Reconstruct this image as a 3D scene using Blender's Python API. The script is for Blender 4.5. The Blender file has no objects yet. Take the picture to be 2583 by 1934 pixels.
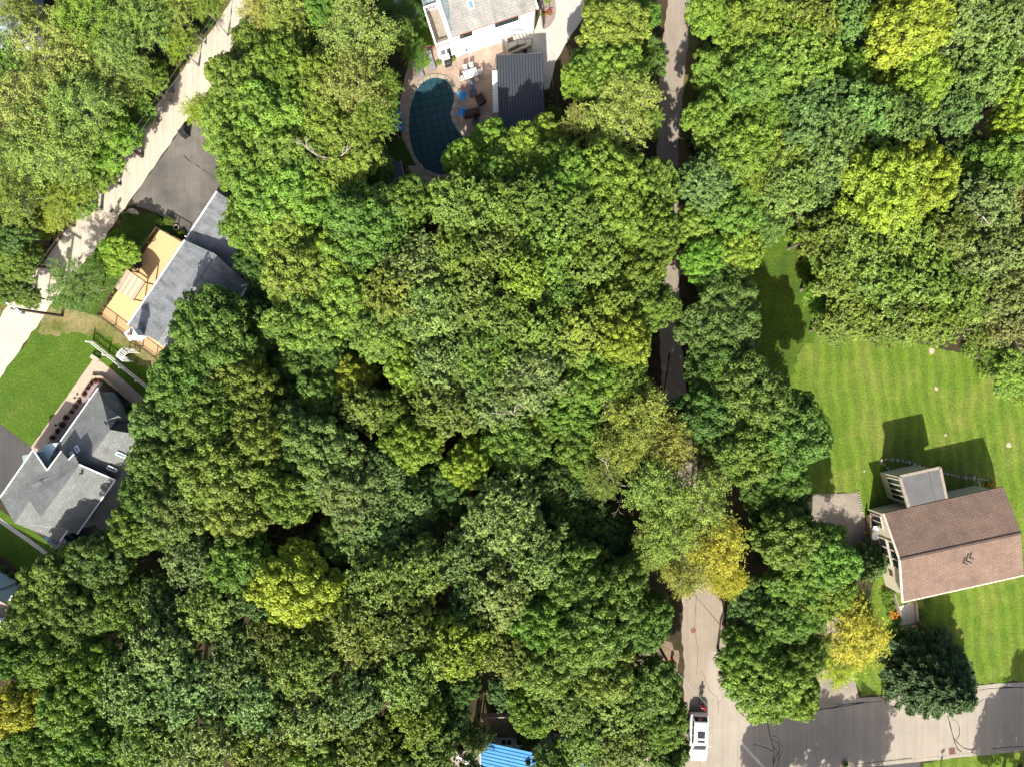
import bpy, bmesh, math, random
import numpy as np
from mathutils import Vector, Matrix

# ------------------------------------------------------------------ camera, sky, sun, exposure
CAM_H = 72.0                 # metres above the ground, looking straight down
FPX = 1764.0                 # focal length in photograph pixels (2583 wide)
scene = bpy.context.scene
cam_data = bpy.data.cameras.new("camera")
cam_data.sensor_width = 36.0
cam_data.lens = FPX / 2583.0 * 36.0
cam_data.clip_end = 3000.0
cam = bpy.data.objects.new("camera", cam_data)
cam.location = (0, 0, CAM_H)
scene.collection.objects.link(cam)
scene.camera = cam

SUN_EL = math.radians(40.5)
SUN_AZ = math.radians(180 + 8)       # compass bearing of the sun (Y is north)
world = bpy.data.worlds.new("World")
scene.world = world
world.use_nodes = True
wn = world.node_tree.nodes
wl = world.node_tree.links
bg = wn.get("Background") or wn.new("ShaderNodeBackground")
sky = wn.new("ShaderNodeTexSky")
sky.sky_type = 'NISHITA'
sky.sun_disc = False
sky.sun_elevation = SUN_EL
sky.sun_rotation = SUN_AZ
sky.air_density = 0.8
sky.dust_density = 4.0
sky.ozone_density = 0.5
wl.new(sky.outputs[0], bg.inputs[0])
bg.inputs[1].default_value = 0.095
sun_data = bpy.data.lights.new("sun", 'SUN')
sun_data.energy = 4.6
sun_data.angle = math.radians(0.53)
sun_data.color = (1.0, 0.95, 0.86)
sun = bpy.data.objects.new("sun", sun_data)
sun_dir = Vector((math.sin(SUN_AZ) * math.cos(SUN_EL), math.cos(SUN_AZ) * math.cos(SUN_EL), math.sin(SUN_EL)))
sun.rotation_euler = sun_dir.to_track_quat('Z', 'Y').to_euler()
sun.location = (0, -60, 90)
scene.collection.objects.link(sun)
scene.view_settings.view_transform = 'Standard'
scene.view_settings.look = 'None'
scene.view_settings.gamma = 1.0
scene.view_settings.use_curve_mapping = False
scene.view_settings.exposure = 1.34
scene.cycles.max_bounces = 6
scene.cycles.diffuse_bounces = 3
scene.cycles.transmission_bounces = 4
scene.cycles.transparent_max_bounces = 4
scene.cycles.use_denoising = True

random.seed(7)
RNG = np.random.default_rng(11)
C = scene.collection


def P(px, py, h=0.0):
    """photograph pixel -> world point at height h"""
    s = (CAM_H - h) / FPX
    return Vector(((px - 1291.5) * s, (967.0 - py) * s, h))


# ------------------------------------------------------------------ object helpers
def tag(o, label=None, cat=None, group=None, kind=None):
    if label: o['label'] = label
    if cat: o['category'] = cat
    if group: o['group'] = group
    if kind: o['kind'] = kind
    return o


def thing(name, label, cat, loc=(0, 0, 0), rz=0.0, group=None):
    o = bpy.data.objects.new(name, None)
    o.empty_display_size = 0.3
    o.location = loc
    o.rotation_euler = (0, 0, rz)
    C.objects.link(o)
    return tag(o, label, cat, group)


class MB:
    """collects shapes, becomes ONE mesh object"""
    def __init__(self):
        self.v, self.f, self.uv, self.m = [], [], {}, []

    def face(self, pts, uvs=None):
        b = len(self.v)
        self.v += [tuple(p) for p in pts]
        self.f.append(tuple(range(b, b + len(pts))))
        if uvs: self.uv[len(self.f) - 1] = uvs
        return self

    def box(self, c, s, rz=0.0, taper=1.0):
        cx, cy, cz = c
        hx, hy, hz = s[0] / 2, s[1] / 2, s[2] / 2
        co, si = math.cos(rz), math.sin(rz)
        b = len(self.v)
        for dz in (-1, 1):
            t = taper if dz > 0 else 1.0
            for dx, dy in ((-1, -1), (1, -1), (1, 1), (-1, 1)):
                x, y = dx * hx * t, dy * hy * t
                self.v.append((cx + x * co - y * si, cy + x * si + y * co, cz + dz * hz))
        for q in ((3, 2, 1, 0), (4, 5, 6, 7), (0, 1, 5, 4), (1, 2, 6, 5), (2, 3, 7, 6), (3, 0, 4, 7)):
            self.f.append(tuple(b + k for k in q))
        return self

    def prism(self, poly, z0, z1):
        n = len(poly)
        a = sum(poly[i][0] * poly[(i + 1) % n][1] - poly[(i + 1) % n][0] * poly[i][1] for i in range(n))
        if a < 0: poly = list(reversed(poly))
        b = len(self.v)
        zt = z1 if isinstance(z1, (list, tuple)) else [z1] * n
        if a < 0 and isinstance(z1, (list, tuple)): zt = list(reversed(zt))
        for p in poly: self.v.append((p[0], p[1], z0))
        for p, z in zip(poly, zt): self.v.append((p[0], p[1], z))
        self.f.append(tuple(b + k for k in reversed(range(n))))
        self.f.append(tuple(b + n + k for k in range(n)))
        for i in range(n):
            j = (i + 1) % n
            self.f.append((b + i, b + j, b + n + j, b + n + i))
        return self

    def tube(self, pts, r, n=6, r_end=None, cap=True):
        pts = [Vector(p) for p in pts]
        k = len(pts)
        b = len(self.v)
        up = Vector((0, 0, 1))
        for i, p in enumerate(pts):
            d = (pts[min(i + 1, k - 1)] - pts[max(i - 1, 0)])
            if d.length < 1e-9: d = Vector((0, 0, 1))
            d.normalize()
            a = d.cross(up)
            if a.length < 1e-3: a = d.cross(Vector((1, 0, 0)))
            a.normalize()
            c = a.cross(d)
            if isinstance(r, (list, tuple)): rr = r[i]
            else: rr = r if r_end is None else r + (r_end - r) * i / (k - 1)
            for q in range(n):
                t = 2 * math.pi * q / n
                self.v.append(tuple(p + a * (rr * math.cos(t)) + c * (rr * math.sin(t))))
        for i in range(k - 1):
            for q in range(n):
                q2 = (q + 1) % n
                self.f.append((b + i * n + q, b + i * n + q2, b + (i + 1) * n + q2, b + (i + 1) * n + q))
        if cap:
            self.f.append(tuple(b + q for q in reversed(range(n))))
            self.f.append(tuple(b + (k - 1) * n + q for q in range(n)))
        return self

    def lathe(self, prof, c=(0, 0, 0), n=16):
        b = len(self.v)
        for r, z in prof:
            for q in range(n):
                t = 2 * math.pi * q / n
                self.v.append((c[0] + r * math.cos(t), c[1] + r * math.sin(t), c[2] + z))
        for i in range(len(prof) - 1):
            for q in range(n):
                q2 = (q + 1) % n
                self.f.append((b + i * n + q, b + i * n + q2, b + (i + 1) * n + q2, b + (i + 1) * n + q))
        self.f.append(tuple(b + q for q in reversed(range(n))))
        self.f.append(tuple(b + (len(prof) - 1) * n + q for q in range(n)))
        return self

    def slab(self, pts, t, eave_uv=True):
        """a plane of any tilt (first edge = eave) given thickness t downwards, with metre UVs"""
        pts = [Vector(p) for p in pts]
        nrm = Vector((0, 0, 0))
        for i in range(len(pts)):
            nrm += pts[i].cross(pts[(i + 1) % len(pts)])
        if nrm.z < 0:
            e = pts[0], pts[1]
            pts = [e[1], e[0]] + list(reversed(pts[2:]))
        u = (pts[1] - pts[0]).normalized()
        nn = Vector((0, 0, 0))
        for i in range(len(pts)):
            nn += (pts[i] - pts[0]).cross(pts[(i + 1) % len(pts)] - pts[0])
        nn.normalize()
        w = nn.cross(u)
        uvs = [((p - pts[0]).dot(u), (p - pts[0]).dot(w)) for p in pts]
        self.face(pts, uvs)
        low = [p - Vector((0, 0, t)) for p in pts]
        self.face(list(reversed(low)))
        n = len(pts)
        for i in range(n):
            j = (i + 1) % n
            self.face([pts[i], low[i], low[j], pts[j]])
        return self

    def mesh(self, name, off=None):
        me = bpy.data.meshes.new(name)
        v = self.v
        if off is not None:
            v = [(x - off[0], y - off[1], z - off[2]) for x, y, z in v]
        me.from_pydata(v, [], self.f)
        if self.uv:
            l = me.uv_layers.new(name="UVMap")
            for fi, uvs in self.uv.items():
                for k, li in enumerate(me.polygons[fi].loop_indices):
                    l.data[li].uv = uvs[k]
        return me

    def build(self, name, mat, parent=None, world=True, smooth=False):
        off = None
        if parent is not None and world:
            off = parent.location.copy()
            q = parent.parent
            while q is not None:
                off += q.location
                q = q.parent
        me = self.mesh(name, off)
        me.materials.append(mat)
        if smooth:
            me.shade_smooth()
        o = bpy.data.objects.new(name, me)
        C.objects.link(o)
        if parent is not None: o.parent = parent
        return o


def copy_tree(o, parent=None):
    c = o.copy()
    C.objects.link(c)
    c.parent = parent
    for ch in o.children:
        copy_tree(ch, c)
    return c


def instance(mesh, name, parent, loc=(0, 0, 0), rot=(0, 0, 0), scale=(1, 1, 1)):
    o = bpy.data.objects.new(name, mesh)
    o.location, o.rotation_euler, o.scale = loc, rot, scale
    C.objects.link(o)
    o.parent = parent
    return o


# ------------------------------------------------------------------ materials
def _nodes(name):
    m = bpy.data.materials.new(name)
    m.use_nodes = True
    nt = m.node_tree
    return m, nt, nt.nodes, nt.links, nt.nodes.get("Principled BSDF")


def ramp(ns, c0, c1, p0=0.3, p1=0.7):
    r = ns.new("ShaderNodeValToRGB")
    r.color_ramp.elements[0].position = p0
    r.color_ramp.elements[1].position = p1
    r.color_ramp.elements[0].color = (*c0, 1)
    r.color_ramp.elements[1].color = (*c1, 1)
    return r


def noise(ns, ls, vec, scale, detail=4, rough=0.6):
    n = ns.new("ShaderNodeTexNoise")
    n.inputs['Scale'].default_value = scale
    n.inputs['Detail'].default_value = detail
    n.inputs['Roughness'].default_value = rough
    if vec is not None: ls.new(vec, n.inputs['Vector'])
    return n


def mul(ns, ls, a, b, fac=1.0, mode='MULTIPLY'):
    m = ns.new("ShaderNodeMix")
    m.data_type = 'RGBA'
    m.blend_type = mode
    m.inputs[0].default_value = fac
    ls.new(a, m.inputs[6])
    ls.new(b, m.inputs[7])
    return m.outputs[2]


def bump(ns, ls, h, bsdf, strength=0.3, dist=0.02):
    b = ns.new("ShaderNodeBump")
    b.inputs['Strength'].default_value = strength
    b.inputs['Distance'].default_value = dist
    ls.new(h, b.inputs['Height'])
    ls.new(b.outputs[0], bsdf.inputs['Normal'])


def position(ns):
    return ns.new("ShaderNodeNewGeometry").outputs['Position']


def M(name, c, c2=None, scale=6.0, fine=60.0, rough=0.7, spec=0.3, metal=0.0, bmp=0.2, contrast=0.25):
    """mottled surface: colour c..c2 by coarse noise, finer grain on top"""
    m, nt, ns, ls, b = _nodes(name)
    if c2 is None: c2 = tuple(x * 0.78 for x in c)
    pos = position(ns)
    n1 = noise(ns, ls, pos, scale, 5)
    r1 = ramp(ns, c2, c, 0.32, 0.68)
    ls.new(n1.outputs[0], r1.inputs[0])
    n2 = noise(ns, ls, pos, fine, 3)
    r2 = ramp(ns, (1 - contrast,) * 3, (1 + contrast * 0.5,) * 3, 0.3, 0.7)
    ls.new(n2.outputs[0], r2.inputs[0])
    col = mul(ns, ls, r1.outputs[0], r2.outputs[0])
    ls.new(col, b.inputs['Base Color'])
    b.inputs['Roughness'].default_value = rough
    b.inputs['Specular IOR Level'].default_value = spec
    b.inputs['Metallic'].default_value = metal
    if bmp: bump(ns, ls, n2.outputs[0], b, bmp, 0.02)
    return m


def shingle_mat(name, c, c2, rows=0.30, rowdark=0.6, streak=0.0, streak_col=0.4):
    m, nt, ns, ls, b = _nodes(name)
    uv = ns.new("ShaderNodeTexCoord").outputs['UV']
    br = ns.new("ShaderNodeTexBrick")
    br.inputs['Scale'].default_value = 1.0
    br.inputs['Brick Width'].default_value = 0.42
    br.inputs['Row Height'].default_value = rows
    br.inputs['Mortar Size'].default_value = 0.022
    br.inputs['Mortar Smooth'].default_value = 0.4
    br.inputs['Color1'].default_value = (*c, 1)
    br.inputs['Color2'].default_value = (*c2, 1)
    br.inputs['Mortar'].default_value = (*[x * rowdark for x in c2], 1)
    ls.new(uv, br.inputs['Vector'])
    pos = position(ns)
    n1 = noise(ns, ls, pos, 0.7, 5, 0.65)
    r1 = ramp(ns, (0.78,) * 3, (1.15,) * 3, 0.3, 0.7)
    ls.new(n1.outputs[0], r1.inputs[0])
    col = mul(ns, ls, br.outputs[0], r1.outputs[0])
    n2 = noise(ns, ls, pos, 22.0, 3)
    r2 = ramp(ns, (0.72,) * 3, (1.2,) * 3, 0.35, 0.65)
    ls.new(n2.outputs[0], r2.inputs[0])
    col = mul(ns, ls, col, r2.outputs[0])
    if streak:
        # algae running down the slope from the ridge: stretched noise in UV
        mp = ns.new("ShaderNodeMapping")
        mp.inputs['Scale'].default_value = (1.1, 0.22, 1.0)
        ls.new(uv, mp.inputs['Vector'])
        n3 = noise(ns, ls, mp.outputs[0], 1.3, 4, 0.6)
        r3 = ramp(ns, (streak_col,) * 3, (1.0,) * 3, 0.34, 0.34 + 0.18)
        ls.new(n3.outputs[0], r3.inputs[0])
        col = mul(ns, ls, col, r3.outputs[0], streak)
    ls.new(col, b.inputs['Base Color'])
    b.inputs['Roughness'].default_value = 0.85
    b.inputs['Specular IOR Level'].default_value = 0.2
    bump(ns, ls, br.outputs['Fac'], b, 0.5, -0.02)
    return m


def leaf_mat(name, gloss=0.5, trans=0.32, spec=0.35):
    """foliage: the tree's own colour (object colour) varied leaf by leaf"""
    m, nt, ns, ls, b = _nodes(name)
    oi = ns.new("ShaderNodeObjectInfo")
    at = ns.new("ShaderNodeAttribute")
    at.attribute_name = "leafvar"
    r = ramp(ns, (0.60, 0.62, 0.66), (1.40, 1.38, 1.15), 0.0, 1.0)
    ls.new(at.outputs['Fac'], r.inputs[0])
    col = mul(ns, ls, oi.outputs['Color'], r.outputs[0])
    tc = ns.new("ShaderNodeTexCoord")
    add = ns.new("ShaderNodeVectorMath")
    add.operation = 'ADD'
    ls.new(tc.outputs['Object'], add.inputs[0])
    cmb = ns.new("ShaderNodeCombineXYZ")
    mr = ns.new("ShaderNodeMath"); mr.operation = 'MULTIPLY'; mr.inputs[1].default_value = 50.0
    ls.new(oi.outputs['Random'], mr.inputs[0])
    for k in range(3): ls.new(mr.outputs[0], cmb.inputs[k])
    ls.new(cmb.outputs[0], add.inputs[1])
    n1 = noise(ns, ls, add.outputs[0], 0.45, 3)
    r1 = ramp(ns, (0.86, 0.92, 0.88), (1.14, 1.08, 1.0), 0.34, 0.66)
    ls.new(n1.outputs[0], r1.inputs[0])
    col = mul(ns, ls, col, r1.outputs[0])
    ls.new(col, b.inputs['Base Color'])
    b.inputs['Roughness'].default_value = gloss
    b.inputs['Specular IOR Level'].default_value = spec
    tr = ns.new("ShaderNodeBsdfTranslucent")
    g = ns.new("ShaderNodeRGB"); g.outputs[0].default_value = (1.25, 1.15, 0.5, 1)
    ls.new(mul(ns, ls, col, g.outputs[0]), tr.inputs[0])
    mx = ns.new("ShaderNodeMixShader")
    mx.inputs[0].default_value = trans
    ls.new(b.outputs[0], mx.inputs[1])
    ls.new(tr.outputs[0], mx.inputs[2])
    ls.new(mx.outputs[0], ns.get("Material Output").inputs[0])
    return m


def lawn_mat(name, c, c2, dry, stripe=0.0, ang=0.0, period=1.1, dryamt=(0.52, 0.7)):
    m, nt, ns, ls, b = _nodes(name)
    pos = position(ns)
    n1 = noise(ns, ls, pos, 0.55, 6, 0.62)
    r1 = ramp(ns, c2, c, 0.33, 0.66)
    ls.new(n1.outputs[0], r1.inputs[0])
    n2 = noise(ns, ls, pos, 5.0, 6, 0.8)
    r2 = ramp(ns, (0.42,) * 3, (1.55,) * 3, 0.32, 0.70)
    ls.new(n2.outputs[0], r2.inputs[0])
    col = mul(ns, ls, r1.outputs[0], r2.outputs[0])
    n3 = noise(ns, ls, pos, 0.23, 6, 0.7)
    r3 = ramp(ns, (0, 0, 0), (1, 1, 1), *dryamt)
    ls.new(n3.outputs[0], r3.inputs[0])
    mx = ns.new("ShaderNodeMix"); mx.data_type = 'RGBA'
    ls.new(r3.outputs[0], mx.inputs[0])
    ls.new(col, mx.inputs[6])
    dr = ns.new("ShaderNodeRGB"); dr.outputs[0].default_value = (*dry, 1)
    ls.new(mul(ns, ls, dr.outputs[0], r2.outputs[0]), mx.inputs[7])
    col = mx.outputs[2]
    if stripe:
        mp = ns.new("ShaderNodeMapping")
        mp.inputs['Rotation'].default_value = (0, 0, ang)
        ls.new(pos, mp.inputs['Vector'])
        wv = ns.new("ShaderNodeTexWave")
        wv.wave_type = 'BANDS'; wv.bands_direction = 'X'
        wv.inputs['Scale'].default_value = 0.314 / period
        wv.inputs['Distortion'].default_value = 5.0
        wv.inputs['Detail'].default_value = 3
        wv.inputs['Detail Scale'].default_value = 0.8
        ls.new(mp.outputs[0], wv.inputs['Vector'])
        rs = ramp(ns, (1 - stripe,) * 3, (1 + stripe, 1 + stripe, 1 + stripe * 0.6), 0.35, 0.8)
        ls.new(wv.outputs[0], rs.inputs[0])
        col = mul(ns, ls, col, rs.outputs[0])
    ls.new(col, b.inputs['Base Color'])
    b.inputs['Roughness'].default_value = 0.9
    b.inputs['Specular IOR Level'].default_value = 0.1
    n4 = noise(ns, ls, pos, 14.0, 4, 0.8)
    bump(ns, ls, n4.outputs[0], b, 0.9, 0.10)
    return m


def road_mat(name, c, c2, lines=0.0, ang=0.0, crack=0.25):
    m, nt, ns, ls, b = _nodes(name)
    pos = position(ns)
    n1 = noise(ns, ls, pos, 0.35, 6, 0.6)
    r1 = ramp(ns, c2, c, 0.3, 0.66)
    ls.new(n1.outputs[0], r1.inputs[0])
    n2 = noise(ns, ls, pos, 30.0, 3, 0.7)
    r2 = ramp(ns, (0.85,) * 3, (1.1,) * 3, 0.3, 0.7)
    ls.new(n2.outputs[0], r2.inputs[0])
    col = mul(ns, ls, r1.outputs[0], r2.outputs[0])
    if crack:
        # hairline cracking
        n5 = noise(ns, ls, pos, 0.8, 4, 0.6)
        mixv = ns.new("ShaderNodeMix"); mixv.data_type = 'RGBA'; mixv.inputs[0].default_value = 0.8
        ls.new(pos, mixv.inputs[6]); ls.new(n5.outputs[1], mixv.inputs[7])
        vo = ns.new("ShaderNodeTexVoronoi"); vo.feature = 'DISTANCE_TO_EDGE'
        vo.inputs['Scale'].default_value = 0.9
        ls.new(mixv.outputs[2], vo.inputs['Vector'])
        rv = ramp(ns, (1 - crack,) * 3, (1, 1, 1), 0.002, 0.010)
        ls.new(vo.outputs[0], rv.inputs[0])
        col = mul(ns, ls, col, rv.outputs[0])
    if lines:
        mp = ns.new("ShaderNodeMapping")
        mp.inputs['Rotation'].default_value = (0, 0, ang)
        mp.inputs['Scale'].default_value = (1.0, 0.02, 1.0)
        ls.new(pos, mp.inputs['Vector'])
        n3 = noise(ns, ls, mp.outputs[0], 2.6, 4, 0.65)
        r3 = ramp(ns, (1 - lines,) * 3, (1 + lines * 0.5,) * 3, 0.35, 0.62)
        ls.new(n3.outputs[0], r3.inputs[0])
        col = mul(ns, ls, col, r3.outputs[0])
    ls.new(col, b.inputs['Base Color'])
    b.inputs['Roughness'].default_value = 0.9
    b.inputs['Specular IOR Level'].default_value = 0.2
    bump(ns, ls, n2.outputs[0], b, 0.25, 0.01)
    return m


def glass_mat(name, c=(0.02, 0.03, 0.035), rough=0.06):
    m, nt, ns, ls, b = _nodes(name)
    b.inputs['Base Color'].default_value = (*c, 1)
    b.inputs['Roughness'].default_value = rough
    b.inputs['Specular IOR Level'].default_value = 0.6
    n = noise(ns, ls, position(ns), 1.5, 2)
    bump(ns, ls, n.outputs[0], b, 0.05, 0.01)
    return m


def paver_mat(name, c1, c2, mort, w=0.2, h=0.1):
    m, nt, ns, ls, b = _nodes(name)
    pos = position(ns)
    mp = ns.new("ShaderNodeMapping"); mp.inputs['Rotation'].default_value = (0, 0, 0.31)
    ls.new(pos, mp.inputs['Vector'])
    br = ns.new("ShaderNodeTexBrick")
    br.inputs['Scale'].default_value = 1.0
    br.inputs['Brick Width'].default_value = w
    br.inputs['Row Height'].default_value = h
    br.inputs['Mortar Size'].default_value = 0.006
    br.inputs['Bias'].default_value = 0.0
    br.inputs['Color1'].default_value = (*c1, 1)
    br.inputs['Color2'].default_value = (*c2, 1)
    br.inputs['Mortar'].default_value = (*mort, 1)
    ls.new(mp.outputs[0], br.inputs['Vector'])
    n1 = noise(ns, ls, pos, 0.9, 5)
    r1 = ramp(ns, (0.8,) * 3, (1.18,) * 3, 0.3, 0.7)
    ls.new(n1.outputs[0], r1.inputs[0])
    n2 = noise(ns, ls, pos, 11.0, 3)
    r2 = ramp(ns, (0.78,) * 3, (1.2,) * 3, 0.3, 0.7)
    ls.new(n2.outputs[0], r2.inputs[0])
    col = mul(ns, ls, mul(ns, ls, br.outputs[0], r1.outputs[0]), r2.outputs[0])
    ls.new(col, b.inputs['Base Color'])
    b.inputs['Roughness'].default_value = 0.85
    bump(ns, ls, br.outputs['Fac'], b, 0.4, -0.01)
    return m


def paint_mat(name):
    m, nt, ns, ls, b = _nodes(name)
    oi = ns.new("ShaderNodeObjectInfo")
    n = noise(ns, ls, position(ns), 3.0, 3)
    r = ramp(ns, (0.93,) * 3, (1.03,) * 3, 0.3, 0.7)
    ls.new(n.outputs[0], r.inputs[0])
    ls.new(mul(ns, ls, oi.outputs['Color'], r.outputs[0]), b.inputs['Base Color'])
    b.inputs['Roughness'].default_value = 0.25
    b.inputs['Coat Weight'].default_value = 0.6
    b.inputs['Coat Roughness'].default_value = 0.05
    return m


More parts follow.
